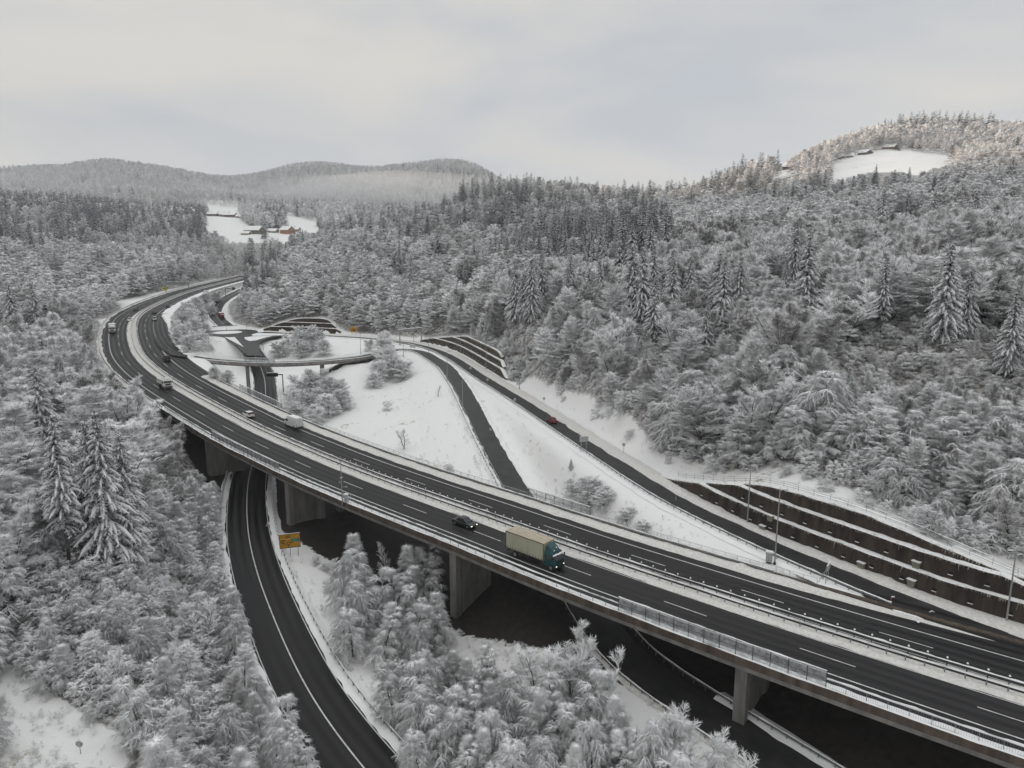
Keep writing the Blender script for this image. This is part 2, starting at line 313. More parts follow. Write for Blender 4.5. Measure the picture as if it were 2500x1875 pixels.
# corridors (curve, left offset, right offset, blend left, blend right, dz)
CORR=[(cut(MW,0,474),-14.0,13.4,22,9,-.06),(cut(MW,478,486),-9,9,8,6,-3.2),(R1,-6.0,5.0,9,14,-.06),(U,-8,6.5,12,14,-.06),(cut(R2,B1+2,BU+90),-5.2,6.5,12,14,-.06),(TR,-6,6.5,10,10,-.06),
      (cut(R2,B1+2,B1+60),-4.6,5.5,8,8,-.06)]
def _near(xy,C,rad):
    m=(xy[:,0]>C[:,0].min()-rad)&(xy[:,0]<C[:,0].max()+rad)&(xy[:,1]>C[:,1].min()-rad)&(xy[:,1]<C[:,1].max()+rad)
    idx=np.nonzero(m)[0]; off=np.full(len(xy),1e9); z=np.zeros(len(xy)); sg=np.zeros(len(xy))
    if len(idx)==0: return off,z,sg
    Cs=C[::2]; T=lnorm(C)[::2]
    for i in range(0,len(idx),20000):
        q=xy[idx[i:i+20000]]; d=((q[:,None,:]-Cs[None,:,:2])**2).sum(2); k=d.argmin(1); v=q-Cs[k,:2]; o=(v*T[k]).sum(1); t=v[:,0]*-T[k][:,1]+v[:,1]*T[k][:,0]
        dist=np.sqrt(d[np.arange(len(k)),k]); dd=np.maximum(np.abs(o),np.where(np.abs(t)>3,dist,0))
        # height interpolated along the tangent
        k2=np.clip(k+1,0,len(Cs)-1); k0=np.clip(k-1,0,len(Cs)-1); sl=(Cs[k2,2]-Cs[k0,2])/np.maximum(1e-3,np.hypot(*(Cs[k2,:2]-Cs[k0,:2]).T))
        tt=v[:,0]*(-T[k][:,1])+v[:,1]*T[k][:,0]
        off[idx[i:i+20000]]=dd; z[idx[i:i+20000]]=Cs[k,2]+sl*np.clip(tt,-4,4); sg[idx[i:i+20000]]=np.sign(o)
    return off,z,sg
def ground(xy,full=False):
    xy=np.atleast_2d(np.asarray(xy,float))[:,:2]; b=base_z(xy); num=b.copy(); den=np.ones(len(xy)); wm=np.zeros(len(xy))
    for C,l,r,bl,br,dz in CORR:
        off,z,sg=_near(xy,C,45); hw=np.where(sg<0,-l,r); bw=np.where(sg<0,bl,br)
        w=1-ss((off-hw)/bw); g=w/(1-w+1e-4); num+=g*(z+dz); den+=g; wm=np.maximum(wm,w)
    d=np.hypot(xy[:,0]-RBT[0],xy[:,1]-RBT[1]); w=1-ss((d-17)/12); g=w/(1-w+1e-4); num+=g*(RBT[2]-.1); den+=g
    out=num/den
    for C,T,Hs in (W1,W2,W3):
        n=len(C); d=((xy[:,0]-C[:,0].mean())**2+(xy[:,1]-C[:,1].mean())**2)<(cur_s(C)[-1]/2+30)**2; idx=np.nonzero(d)[0]
        if len(idx)==0: continue
        q=xy[idx]; k=((q[:,None,:]-C[None,:,:2])**2).sum(2).argmin(1); v=q-C[k,:2]; o=(v*T[k]).sum(1); t=np.abs(v[:,0]*-T[k][:,1]+v[:,1]*T[k][:,0]); H=Hs[k]; th=np.maximum(Hs.max()/3,1.0)
        tier=np.minimum(H,np.clip(np.floor((o-1.0)/LEDGE),0,3)*th+0.0); zt=C[k,2]+tier-.25
        wgt=(1-ss((o-4.5)/12))*(o>.8)*(1-ss((t-2)/6)); out[idx]=out[idx]*(1-wgt)+np.where(o>3.2,C[k,2]+H-.1,zt)*wgt
    # never rise into the deck of the viaduct or the ramp bridge
    for C,hw,cl,_e in ((cut(MW,486,735),13.6,3.2,0),(cut(R2,B0+8,B1-2),5.5,2.0,0)):
        off,z,sg=_near(xy,C,30); k=off<hw; out=np.where(k,np.minimum(out,z-cl),out)
    return (out,wm) if full else out
def gz(x,y): return float(ground([[x,y]])[0])
def hit(px,py,y0=20,y1=3500):       # where the photo's line of sight meets the terrain
    d=ray(px,py); Y=np.geomspace(y0,y1,900); s=Y/d[1]; P=np.stack([d[0]*s,Y,CAMZ+d[2]*s],1); g=ground(P[:,:2]); k=np.argmax(P[:,2]<g)
    if not (P[:,2]<g).any(): return P[-1]
    if k==0: return P[0]
    a=(P[k-1,2]-g[k-1])/((P[k-1,2]-g[k-1])+(g[k]-P[k,2])); return P[k-1]*(1-a)+P[k]*a
def inpoly(px,py,poly):
    poly=np.asarray(poly,float); c=np.zeros(len(px),bool); x0,y0=poly[-1]
    for x1,y1 in poly:
        m=((y1>py)!=(y0>py)); 
        with np.errstate(divide='ignore',invalid='ignore'): xi=(x0-x1)*(py-y1)/(y0-y1+1e-12)+x1
        c^=m&(px<xi); x0,y0=x1,y1
    return c
# open (treeless) parts of the view, in photo pixels
OPEN_MAIN=[(765,1875),(780,1823),(761,1751),(716,1702),(735,1672),(652,1608),(655,1551),(622,1468),(597,1438),(595,1363),(565,1340),(550,1246),(524,1189),(539,1151),(542,1095),(480,1075),(467,1053),(471,1038),(452,1012),(446,1015),(460,993),(446,968),(401,952),(374,931),(337,902),(310,877),(299,839),(265,828),(256,798),(238,775),(265,780),(304,753),(279,737),(392,714),(446,701),(520,684),(572,676),(575,690),(507,705),(446,728),(430,757),(407,780),(405,803),(423,832),(446,857),(532,864),(520,843),(500,818),(484,803),(480,796),(502,784),(511,748),(545,721),(568,719),(550,735),(552,757),(568,787),(591,796),(644,804),(698,779),(800,774),(834,808),(915,817),(1022,827),(1137,818),(1216,854),(1239,928),(1252,937),(1295,924),(1341,940),(1361,946),(1436,974),(1530,1016),(1600,1090),(1666,1118),(1756,1151),(1850,1150),(1930,1128),(1967,1163),(2043,1180),(2099,1210),(2156,1210),(2212,1268),(2306,1313),(2419,1351),(2520,1380),(2560,1900)]
OPEN_MEADOW=[(2026,437),(2036,405),(2065,390),(2099,376),(2156,366),(2231,371),(2300,378),(2365,386),(2284,405),(2231,421),(2208,414),(2133,414),(2080,429)]
OPEN_MEADOW2=[(1880,436),(1900,418),(1935,410),(1960,424),(1900,432)]
OPEN_VALLEY=[(490,545),(510,530),(500,505),(590,508),(580,530),(600,548),(620,560),(760,562),(790,545),(700,523),(690,535),(720,560),(700,578),(560,578),(540,565)]
OPEN_NEARLEFT=[(0,1610),(60,1640),(130,1700),(230,1760),(300,1800),(320,1875),(0,1875)]
OPEN_LEFTWEDGE=[(270,732),(380,712),(380,740),(300,760)]
def in_open(px,py):
    c=inpoly(px,py,OPEN_MAIN)
    for p in (OPEN_MEADOW,OPEN_MEADOW2,OPEN_VALLEY,OPEN_NEARLEFT): c|=inpoly(px,py,p)
    return c
def build_ground():
    na,nr=640,520; ang=np.linspace(R(-64),R(64),na); r=np.geomspace(13,4300,nr)
    A,RR=np.meshgrid(ang,r); X=RR*np.sin(A); Y=RR*np.cos(A); xy=np.c_[X.ravel(),Y.ravel()]
    z,wm=ground(xy,True)
    rr=RR.ravel()
    rng=np.random.RandomState(3); near=1-ss((rr-120)/300); z+= -0.05+near*(.05*np.sin(xy[:,0]*.9+np.sin(xy[:,1]*.7)*2)*np.sin(xy[:,1]*.8))*(1-wm)
    i=np.arange((nr-1)*na).reshape(nr-1,na)[:,:-1].ravel(); Fc=np.stack([i,i+1,i+na+1,i+na],1)
    me=mesh_np('ground',np.c_[xy,z],Fc,[GROUNDM],smooth=True)
    # surface type: 0 open snow, 1 forest floor, 2 bare earth sheltered under the viaduct, darkened to carry its shade
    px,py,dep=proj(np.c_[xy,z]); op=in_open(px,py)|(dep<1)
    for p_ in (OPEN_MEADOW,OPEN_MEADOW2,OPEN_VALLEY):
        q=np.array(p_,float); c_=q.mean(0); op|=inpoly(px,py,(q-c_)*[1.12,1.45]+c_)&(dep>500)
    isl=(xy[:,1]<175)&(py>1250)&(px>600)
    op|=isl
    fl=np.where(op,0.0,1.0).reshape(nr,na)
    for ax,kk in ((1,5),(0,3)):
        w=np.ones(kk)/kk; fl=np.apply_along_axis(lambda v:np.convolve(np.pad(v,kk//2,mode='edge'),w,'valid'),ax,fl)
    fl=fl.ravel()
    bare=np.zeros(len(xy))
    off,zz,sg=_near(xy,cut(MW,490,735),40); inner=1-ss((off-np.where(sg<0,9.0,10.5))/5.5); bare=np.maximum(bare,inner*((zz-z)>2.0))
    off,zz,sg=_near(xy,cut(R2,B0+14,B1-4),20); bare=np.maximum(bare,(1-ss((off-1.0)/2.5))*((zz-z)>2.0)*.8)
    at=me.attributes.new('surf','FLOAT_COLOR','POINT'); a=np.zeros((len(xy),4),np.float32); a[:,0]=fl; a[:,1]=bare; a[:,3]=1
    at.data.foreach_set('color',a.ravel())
    o=D.objects.new('ground',me); link(o); tag(o,kind='structure'); return o
def ground_mat():
    m=D.materials.new('snowy_ground'); m.use_nodes=True; nt=m.node_tree; N=nt.nodes; L=nt.links; b=N['Principled BSDF']; b.inputs['Roughness'].default_value=.8
    tc=N.new('ShaderNodeTexCoord'); n1=N.new('ShaderNodeTexNoise'); n1.inputs['Scale'].default_value=.8; n1.inputs['Detail'].default_value=8; n1.inputs['Roughness'].default_value=.65
    L.new(tc.outputs['Object'],n1.inputs['Vector'])
    n2=N.new('ShaderNodeTexNoise'); n2.inputs['Scale'].default_value=.12; n2.inputs['Detail'].default_value=4; L.new(tc.outputs['Object'],n2.inputs['Vector'])
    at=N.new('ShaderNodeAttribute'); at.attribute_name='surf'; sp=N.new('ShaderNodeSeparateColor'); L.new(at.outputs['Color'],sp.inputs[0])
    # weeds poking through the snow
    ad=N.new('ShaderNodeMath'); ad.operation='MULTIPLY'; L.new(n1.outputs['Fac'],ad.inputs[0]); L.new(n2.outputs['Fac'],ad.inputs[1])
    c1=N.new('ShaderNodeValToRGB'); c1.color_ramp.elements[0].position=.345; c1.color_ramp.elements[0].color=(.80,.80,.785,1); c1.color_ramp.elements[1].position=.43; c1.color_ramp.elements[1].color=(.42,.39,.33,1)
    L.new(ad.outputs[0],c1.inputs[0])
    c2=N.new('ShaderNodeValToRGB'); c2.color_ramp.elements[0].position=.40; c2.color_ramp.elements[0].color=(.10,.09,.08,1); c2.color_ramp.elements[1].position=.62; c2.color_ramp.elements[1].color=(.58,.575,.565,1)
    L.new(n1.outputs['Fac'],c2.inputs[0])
    c3=N.new('ShaderNodeValToRGB'); c3.color_ramp.elements[0].position=.3; c3.color_ramp.elements[0].color=(.010,.008,.0065,1); c3.color_ramp.elements[1].position=.75; c3.color_ramp.elements[1].color=(.034,.026,.021,1)  # bare earth colour, deepened to stand in for the viaduct's shade
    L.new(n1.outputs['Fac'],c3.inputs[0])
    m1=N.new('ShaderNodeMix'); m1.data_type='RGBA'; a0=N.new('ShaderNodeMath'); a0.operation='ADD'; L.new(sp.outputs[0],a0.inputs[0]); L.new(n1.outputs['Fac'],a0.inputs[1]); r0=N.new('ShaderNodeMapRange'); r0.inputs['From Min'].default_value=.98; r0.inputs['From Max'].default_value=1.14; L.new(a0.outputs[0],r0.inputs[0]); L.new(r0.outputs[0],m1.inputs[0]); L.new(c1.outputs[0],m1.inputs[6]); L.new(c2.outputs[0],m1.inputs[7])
    # ragged edge of the sheltered earth
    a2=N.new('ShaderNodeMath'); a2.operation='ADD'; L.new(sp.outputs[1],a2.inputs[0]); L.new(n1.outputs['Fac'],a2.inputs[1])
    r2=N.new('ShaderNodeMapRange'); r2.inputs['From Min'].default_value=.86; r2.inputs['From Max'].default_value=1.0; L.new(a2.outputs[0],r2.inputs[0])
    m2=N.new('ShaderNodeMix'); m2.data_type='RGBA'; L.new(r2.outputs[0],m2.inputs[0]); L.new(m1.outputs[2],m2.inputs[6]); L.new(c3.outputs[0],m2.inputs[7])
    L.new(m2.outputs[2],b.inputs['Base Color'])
    bp=N.new('ShaderNodeBump'); bp.inputs['Strength'].default_value=1; bp.inputs['Distance'].default_value=.12; L.new(n1.outputs['Fac'],bp.inputs['Height']); L.new(bp.outputs[0],b.inputs['Normal'])
    return m
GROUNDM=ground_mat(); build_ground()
# added unseen ridge at left, shaped to shade the valley but not the summit
def build_shade_ridge():
    n=60; Y=np.linspace(-2500,3500,n); V=[];Fc=[]
    prof=[(-900,-20),(-450,300),(-120,520),(0,560),(120,520),(450,300),(900,-20)]
    for i,y in enumerate(Y):
        k=1+.06*math.sin(i*.9)+.04*math.sin(i*2.3)
        for (dx,h) in prof: V.append((-3700+dx,y,h*k*(1.08+.55*float(ss((y-1100)/900))) if h>0 else h))
    m=len(prof)
    for i in range(n-1):
        for j in range(m-1): Fc.append((i*m+j,i*m+j+1,(i+1)*m+j+1,(i+1)*m+j))
    o=D.objects.new('hill',mesh_np('hill',V,Fc,[GROUNDM])); link(o); tag(o,kind='structure')  # offscreen addition, there only to block the low sun
build_shade_ridge()
# ------------------------------------------------------------------ road surfaces and markings
def strip(name,C,o0,o1,dz,m,parent=None,kind='structure',T=None,sub=1,camber=0,**kw):
    T=lnorm(C) if T is None else T; O=np.linspace(o0,o1,sub+1); V=[];
    for o in O: V.append(np.c_[C[:,0]+T[:,0]*o,C[:,1]+T[:,1]*o,C[:,2]+dz])
    V=np.stack(V,1).reshape(-1,3); k=sub+1; n=len(C); Fc=[]
    for i in range(n-1):
        for j in range(sub): Fc.append((i*k+j,(i+1)*k+j,(i+1)*k+j+1,i*k+j+1))
    Fc=[f[::-1] for f in Fc]
    me=mesh_np(name,V,Fc,[m]); at=me.attributes.new('road','FLOAT_VECTOR','POINT'); A=np.zeros((n,k,3),np.float32); A[:,:,0]=O[None]; A[:,:,1]=cur_s(C)[:,None]; at.data.foreach_set('vector',A.ravel())
    ob=D.objects.new(name,me); link(ob,parent); return tag(ob,kind=kind if parent is None else None,**kw)
def marks(name,C,lines,dz,m=None):
    # lines: (offset,width,s0,s1,dash,period,phase)
    S=cur_s(C); mb_v=[];mb_f=[]
    for (o,w,s0,s1,dash,per) in lines:
        segs=[(s0,s1)] if not dash else [(a,min(a+dash,s1)) for a in np.arange(s0,s1,per)]
        for a,b in segs:
            t=np.arange(a,b,2.0).tolist()+[b]
            pn=[at_fast(C,S,x) for x in t]; base=len(mb_v)
            for p,n in pn:
                mb_v.append((p[0]+n[0]*(o-w/2),p[1]+n[1]*(o-w/2),p[2]+dz)); mb_v.append((p[0]+n[0]*(o+w/2),p[1]+n[1]*(o+w/2),p[2]+dz))
            for i in range(len(pn)-1): mb_f.append((base+2*i,base+2*i+1,base+2*i+3,base+2*i+2))
    ob=D.objects.new(name,mesh_np(name,mb_v,mb_f,[m or PAINT])); link(ob); return tag(ob,kind='structure')
_cache={}
def at_fast(C,S,s):
    k=id(C)
    if k not in _cache: _cache[k]=(C,lnorm(C))
    T=_cache[k][1]; p=np.array([np.interp(s,S,C[:,i]) for i in range(3)]); n=np.array([np.interp(s,S,T[:,i]) for i in range(2)]); return p,n/np.linalg.norm(n)
strip('motorway',MW,1.2,13.3,0,ASPH,sub=6)
strip('motorway',MW,-9.6,-.3,0.0,ASPH,sub=4)
# exit lane widening on the far carriageway
E1=cut(MW,300,470)
_T=lnorm(E1); wd=9.6+3.0*ss((np.arange(len(E1))/len(E1)-.0)/.25)
def ribbon(name,L_,R_,m,kind='structure',parent=None,**kw):
    V=np.stack([L_,R_],1).reshape(-1,3); n=len(L_); Fc=[(2*i,2*i+1,2*i+3,2*i+2) for i in range(n-1)]
    me=mesh_np(name,V,Fc,[m]); at=me.attributes.new('road','FLOAT_VECTOR','POINT'); A=np.zeros((n,2,3),np.float32); A[:,0,0]=-9.5; A[:,1,0]=-12.5; A[:,:,1]=np.arange(n)[:,None]*2.0; at.data.foreach_set('vector',A.ravel())
    ob=D.objects.new(name,me); link(ob,parent); return tag(ob,kind=kind if parent is None else None,**kw)
ribbon('exit_lane',np.c_[E1[:,:2]-_T*9.5,E1[:,2]+.004],np.c_[E1[:,:2]-_T*wd[:,None],E1[:,2]+.004],ASPH)
strip('ramp_road',cut(R2,26,B1+3),-2.9,2.9,.012,ASPH,sub=3)
strip('ramp_road',cut(R2,B1+1,900),-3.0,3.2,.012,ASPH2)
strip('side_road',R1,-2.3,3.3,.02,ASPH2)
strip('valley_road',U,-4.6,4.6,.02,ASPH)
strip('valley_road',TR,-4.3,4.3,.02,ASPH2)
marks('road_marking',MW,[(9.9,.22,0,734,0,0),(3.4,.15,0,734,0,0),(-.62,.12,0,734,0,0),(-6.8,.22,0,300,0,0),(-6.8,.22,420,734,0,0),(6.6,.16,20,734,6.2,18.1),(-3.5,.16,12.2,734,6,18.0),(-6.8,.24,302,405,1.6,4.2),(-6.8,.3,405,430,0,0)],.012)
marks('road_marking',U,[(0,.2,12,400,0,0),(4.15,.16,12,400,0,0),(-4.15,.16,12,400,0,0)],.03)
marks('road_marking',R2,[(2.6,.1,B1+20,B1+200,0,0)],.022)
marks('road_marking',TR,[(0,.18,8,400,0,0)],.03)
# ------------------------------------------------------------------ bridges, walls, barriers
from mathutils import Matrix
def attach(o,par):
    if o.name not in COL.objects: COL.objects.link(o)
    o.parent=par; o.matrix_parent_inverse=Matrix.Translation(-par.location); return o
def part(mb,name,m,par,smooth=False,**kw):
    o=D.objects.new(name,mb.mesh(name,m,smooth)); attach(o,par); return tag(o,**kw)
def sub(C,s0,s1): return cut(C,s0,s1)
def sweepC(C,prof,closed=True,m=0,mb=None):
    mb=mb or MB(); return mb.sweep(C,lnorm(C),prof,m,closed)
VS0,VS1=486,734
VC=cut(MW,VS0,VS1)
p0,_=at_s(MW,598)
via=empty('viaduct',(p0[0],p0[1],-14),0,'long concrete motorway viaduct carrying both carriageways on tall wall piers','bridge')
part(sweepC(VC,[(13.0,-.03),(-11.2,-.03),(-11.3,-.6),(-10.6,-.8),(-10.2,-1.85),(-1.2,-1.85),(-.8,-.7),(1.6,-.7),(2.0,-1.85),(12.75,-1.8),(12.9,-.86),(13.0,-.84)]),'deck',CONC,via)
part(sweepC(VC,[(12.35,.02),(12.4,.13),(13.42,.15),(13.45,-.82),(13.0,-.80),(13.0,.0)],),'parapet_beam',CONCD,via)
part(sweepC(VC,[(-11.05,0),(-11.1,.16),(-11.9,.18),(-11.9,-.55),(-11.3,-.58),(-11.3,0)][::-1]),'parapet_beam',CONCD,via)
def snow_strip(name,C,offs,hs,m,seed=0,jit=.12,jh=.05,parent=None,T=None,kind='stuff',step=.8,label=None,taper=0):
    C=resample(C,step,0); T=lnorm(C) if T is None else T; rng=np.random.RandomState(seed); n=len(C); k=len(offs); V=[]
    def nz(sc):
        a=rng.randn(n+40); w=np.hanning(max(3,int(sc/step)+2)); w/=np.sqrt((w**2).sum()); return np.convolve(a,w,'same')[20:20+n]
    for j,(o,h) in enumerate(zip(offs,hs)):
        e=(j==0 or j==k-1); oo=o+(nz(2.5)*jit*.7+nz(9)*jit if e else nz(3)*.04); hh=h+(0 if e else np.abs(nz(1.6))*jh+nz(5)*jh*.5)
        if taper: fz=np.clip((n-1-np.arange(n))*step/taper,0,1)**.8; oo=offs[-1]*.55+offs[0]*.45+(oo-(offs[-1]*.55+offs[0]*.45))*fz; hh=hh*fz+.012
        V.append(np.c_[C[:,:2]+T*np.asarray(oo)[:,None] if np.ndim(oo) else C[:,:2]+T*oo,C[:,2]+hh])
    V=np.stack(V,1).reshape(-1,3); Fc=[(i*k+j,i*k+j+1,(i+1)*k+j+1,(i+1)*k+j) for i in range(n-1) for j in range(k-1)]
    o=D.objects.new(name,mesh_np(name,V,Fc,[m],smooth=True)); 
    if parent is None: link(o); return tag(o,kind=kind)
    attach(o,parent); return o
# railings -----------------------------------------------------------
def railing(par,C,off,s0,s1,h=1.05,z0=.15,bars=True,snow=True,name='railing',post=2.0,mat_=None,barstep=.22,mid=False,seed=0):
    S=cur_s(C); mb=MB(); g=np.arange(s0,s1+.01,post); m_=mat_ or STEEL
    pts=[]
    for s in g:
        p,n=at_fast(C,S,s); q=(p[0]+n[0]*off,p[1]+n[1]*off,p[2]+z0); pts.append(q); mb.tube(q,(q[0],q[1],q[2]+h),.035,n=4)
    mb.path([(q[0],q[1],q[2]+h) for q in pts],.035,n=4); mb.path([(q[0],q[1],q[2]+.1) for q in pts],.022,n=4)
    if mid: mb.path([(q[0],q[1],q[2]+h*.55) for q in pts],.022,n=4)
    if bars:
        for s in np.arange(s0,s1,barstep):
            p,n=at_fast(C,S,s); q=(p[0]+n[0]*off,p[1]+n[1]*off,p[2]+z0); mb.tube((q[0],q[1],q[2]+.1),(q[0],q[1],q[2]+h),.013,n=3,cap=False)
    o=part(mb,name,m_,par)
    if snow: snow_strip('snow_cap',np.array([(q[0],q[1],q[2]+h+.02) for q in pts]),[-.07,-.03,.03,.07],[0,.14,.14,0],SNOW,seed,jit=.03,jh=.05,parent=o,step=.5)
    return o
def meshm():
    m=D.materials.new('frosted_mesh'); m.use_nodes=True; nt=m.node_tree; N=nt.nodes; L=nt.links; b=N['Principled BSDF']; b.inputs['Base Color'].default_value=(.36,.375,.38,1); b.inputs['Roughness'].default_value=.7
    tc=N.new('ShaderNodeTexCoord'); nz=N.new('ShaderNodeTexNoise'); nz.inputs['Scale'].default_value=1.6; nz.inputs['Detail'].default_value=5; L.new(tc.outputs['Object'],nz.inputs['Vector'])
    r=N.new('ShaderNodeMapRange'); r.inputs['From Min'].default_value=.35; r.inputs['From Max'].default_value=.65; r.inputs['To Min'].default_value=.35; r.inputs['To Max'].default_value=.8; L.new(nz.outputs['Fac'],r.inputs[0])
    L.new(r.outputs[0],b.inputs['Alpha']); return m
MESHM=meshm()
def screen(par,C,off,s0,s1,h=2.0,z0=.15,post=2.0,seed=0):
    S=cur_s(C); g=np.arange(s0,s1+.01,post); pts=[]; fr=MB(); pn=MB()
    for s in g:
        p,n=at_fast(C,S,s); q=(p[0]+n[0]*off,p[1]+n[1]*off,p[2]+z0); pts.append(q); fr.box((q[0],q[1],q[2]+h/2),(.07,.07,h),0)
    for zz in (h,h*.52,.05): fr.path([(q[0],q[1],q[2]+zz) for q in pts],.03,n=4)
    for a,b in zip(pts[:-1],pts[1:]): pn.add([a,b,(b[0],b[1],b[2]+h),(a[0],a[1],a[2]+h)],[(0,1,2,3)])
    o=part(fr,'mesh_screen',DARKST,par); part(pn,'wire_mesh',MESHM,o)
    snow_strip('snow_cap',np.array([(q[0],q[1],q[2]+h+.02) for q in pts]),[-.06,-.03,.03,.06],[0,.08,.08,0],SNOW,seed,jit=.02,jh=.03,parent=o,step=.5)
def s_of(px,py,C=MW,off=0):        # arc length on a curve for a photo pixel on its surface
    S=cur_s(C); T=lnorm(C); Q=np.c_[C[:,:2]+T*off,C[:,2]]; x,y,d=proj(Q); return S[np.argmin((x-px)**2+(y-py)**2)]
sA0,sA1=s_of(522,1075,off=13.2),s_of(682,1150,off=13.2); sB0,sB1=s_of(1497,1490,off=13.2),s_of(2020,1683,off=13.2)
railing(via,MW,13.2,VS0,sA0,seed=1); screen(via,MW,13.2,sA0,sA1,seed=2); railing(via,MW,13.2,sA1,sB0,seed=3); screen(via,MW,13.2,sB0,sB1,seed=4); railing(via,MW,13.2,sB1,VS1,seed=5)
fA0,fA1=s_of(584,955,off=-11.6),s_of(690,1003,off=-11.6); fB0,fB1=s_of(1287,1213,off=-11.6),s_of(1463,1275,off=-11.6); fE=s_of(2000,1440,off=-11.6)
railing(via,MW,-11.6,VS0-20,fA0,seed=6,snow=False); screen(via,MW,-11.6,fA0,fA1,seed=7); railing(via,MW,-11.6,fA1,fB0,seed=8,snow=False,mat_=RAILW); screen(via,MW,-11.6,fB0,fB1,seed=9); railing(via,MW,-11.6,fB1,fE,seed=10,snow=False,mat_=RAILW)
snow_strip('snow',cut(MW,VS0-6,VS1),[12.25,12.45,12.8,13.1,13.44],[.03,.24,.28,.27,.17],SNOW,21,jit=.05,jh=.04,parent=via)
# piers: wall with thickened ends, under each carriageway, about 50 m apart
def pier(s,o0,o1,zb):
    p,n=at_s(MW,s); t=(-n[1],n[0]); mb=MB(); zt=p[2]-1.8
    poly=[(o0,-.75),(o0+1.1,-.75),(o0+1.9,-.4),(o1-1.9,-.4),(o1-1.1,-.75),(o1,-.75),(o1,.75),(o1-1.1,.75),(o1-1.9,.4),(o0+1.9,.4),(o0+1.1,.75),(o0,.75)]
    zz=[zb-1]; k=zt
    lv=[]
    z=zt
    while z>zb: lv.append(z); z-=4.0
    lv.append(zb-1); lv=lv[::-1]
    for a,b in zip(lv[:-1],lv[1:]):
        last=abs(b-zt)<1e-6
        mb.prism(poly,(p[0],p[1],0),(n[0],n[1],0),(t[0],t[1],0),(0,0,1),a,b-(0 if last else .05))
        if not last: mb.prism([(x*(1) if True else x,y*.93) for x,y in poly],(p[0],p[1],0),(n[0],n[1],0),(t[0],t[1],0),(0,0,1),b-.05,b)
    o=part(mb,'pier',CONC,via)
    for o_ in (o0+.8,o1-.8):
        bb=MB().box((p[0]+n[0]*o_,p[1]+n[1]*o_,zt+.0),(.8,.8,.3),math.atan2(n[1],n[0])); part(bb,'bearing',DARKST,o)
for s in (508,548.2,598.2,648.2,698.2):
    for a,b in ((2.2,10.9),(-9.6,-1.4)):
        q,n=at_s(MW,s); m_=(a+b)/2; g=min(gz(q[0]+n[0]*a,q[1]+n[1]*a),gz(q[0]+n[0]*b,q[1]+n[1]*b),gz(q[0]+n[0]*m_,q[1]+n[1]*m_))
        if g<q[2]-3.5: pier(s,a,b,g)
# abutment at the far end
q,n=at_s(MW,VS0); 
# ramp bridge --------------------------------------------------------
sRE=B1; RB=cut(R2,B0,sRE+3); q,_=at_s(R2,(B0+B1)/2)
rb=empty('ramp_bridge',(q[0],q[1],gz(q[0],q[1])),0,'slender curved concrete ramp bridge crossing over the road below the roundabout','bridge')
part(sweepC(RB,[(3.5,-.02),(-3.5,-.02),(-3.6,-.5),(-2.4,-.65),(-2.1,-1.2),(2.1,-1.2),(2.4,-.65),(3.6,-.5)]),'deck',CONC,rb)
part(sweepC(RB,[(3.0,.0),(3.1,.5),(3.55,.5),(3.7,-.55),(3.5,-.55),(3.4,0)]),'parapet_beam',CONC,rb); part(sweepC(RB,[(-3.0,0),(-3.1,.3),(-3.55,.3),(-3.65,-.5),(-3.5,-.5),(-3.4,0)][::-1]),'parapet_beam',CONC,rb)
snow_strip('snow',RB,[-2.9,-3.1,-3.35,-3.6],[.02,.38,.42,.3],SNOW,31,jit=.05,jh=.03,parent=rb); snow_strip('snow',RB,[2.2,3.0,3.3,3.62],[.03,.6,.62,.5],SNOW,32,jit=.08,jh=.03,parent=rb)
rS0,rS1=s_of(605,886,R2,3.3),s_of(690,888,R2,3.3)
railing(rb,R2,3.4,B0+2,rS0,z0=.5,h=.9,mat_=RAILW,seed=33,barstep=.4); screen(rb,R2,3.4,rS0,rS1,z0=.5,h=1.8,seed=34); railing(rb,R2,3.4,rS1,sRE,z0=.5,h=.9,mat_=RAILW,seed=35,barstep=.4); railing(rb,R2,-3.4,B0+2,sRE,z0=.3,h=.9,mat_=RAILW,snow=False,barstep=.5,seed=36)
for (px,py) in ((597,940),(782,903)):
    s=s_of(px,885,R2); q,n=at_s(R2,s); g=gz(q[0],q[1]); mb=MB(); mb.box((q[0],q[1],(g-1+q[2]-1.2)/2),(2.0,1.0,q[2]-1.2-g+1),math.atan2(n[1],n[0])); part(mb,'pier',CONC,rb)
q,n=at_s(R2,sRE+1); g=gz(q[0],q[1]); mb=MB(); mb.box((q[0],q[1],q[2]-3.6),(6.6,1.2,6.0),math.atan2(n[1],n[0])); part(mb,'abutment',CONC,rb)
q,n=at_s(R2,B0+4); mb=MB(); mb.box((q[0],q[1],q[2]-4.0),(6.2,1.5,6.5),math.atan2(n[1],n[0])); part(mb,'abutment',CONC,rb)
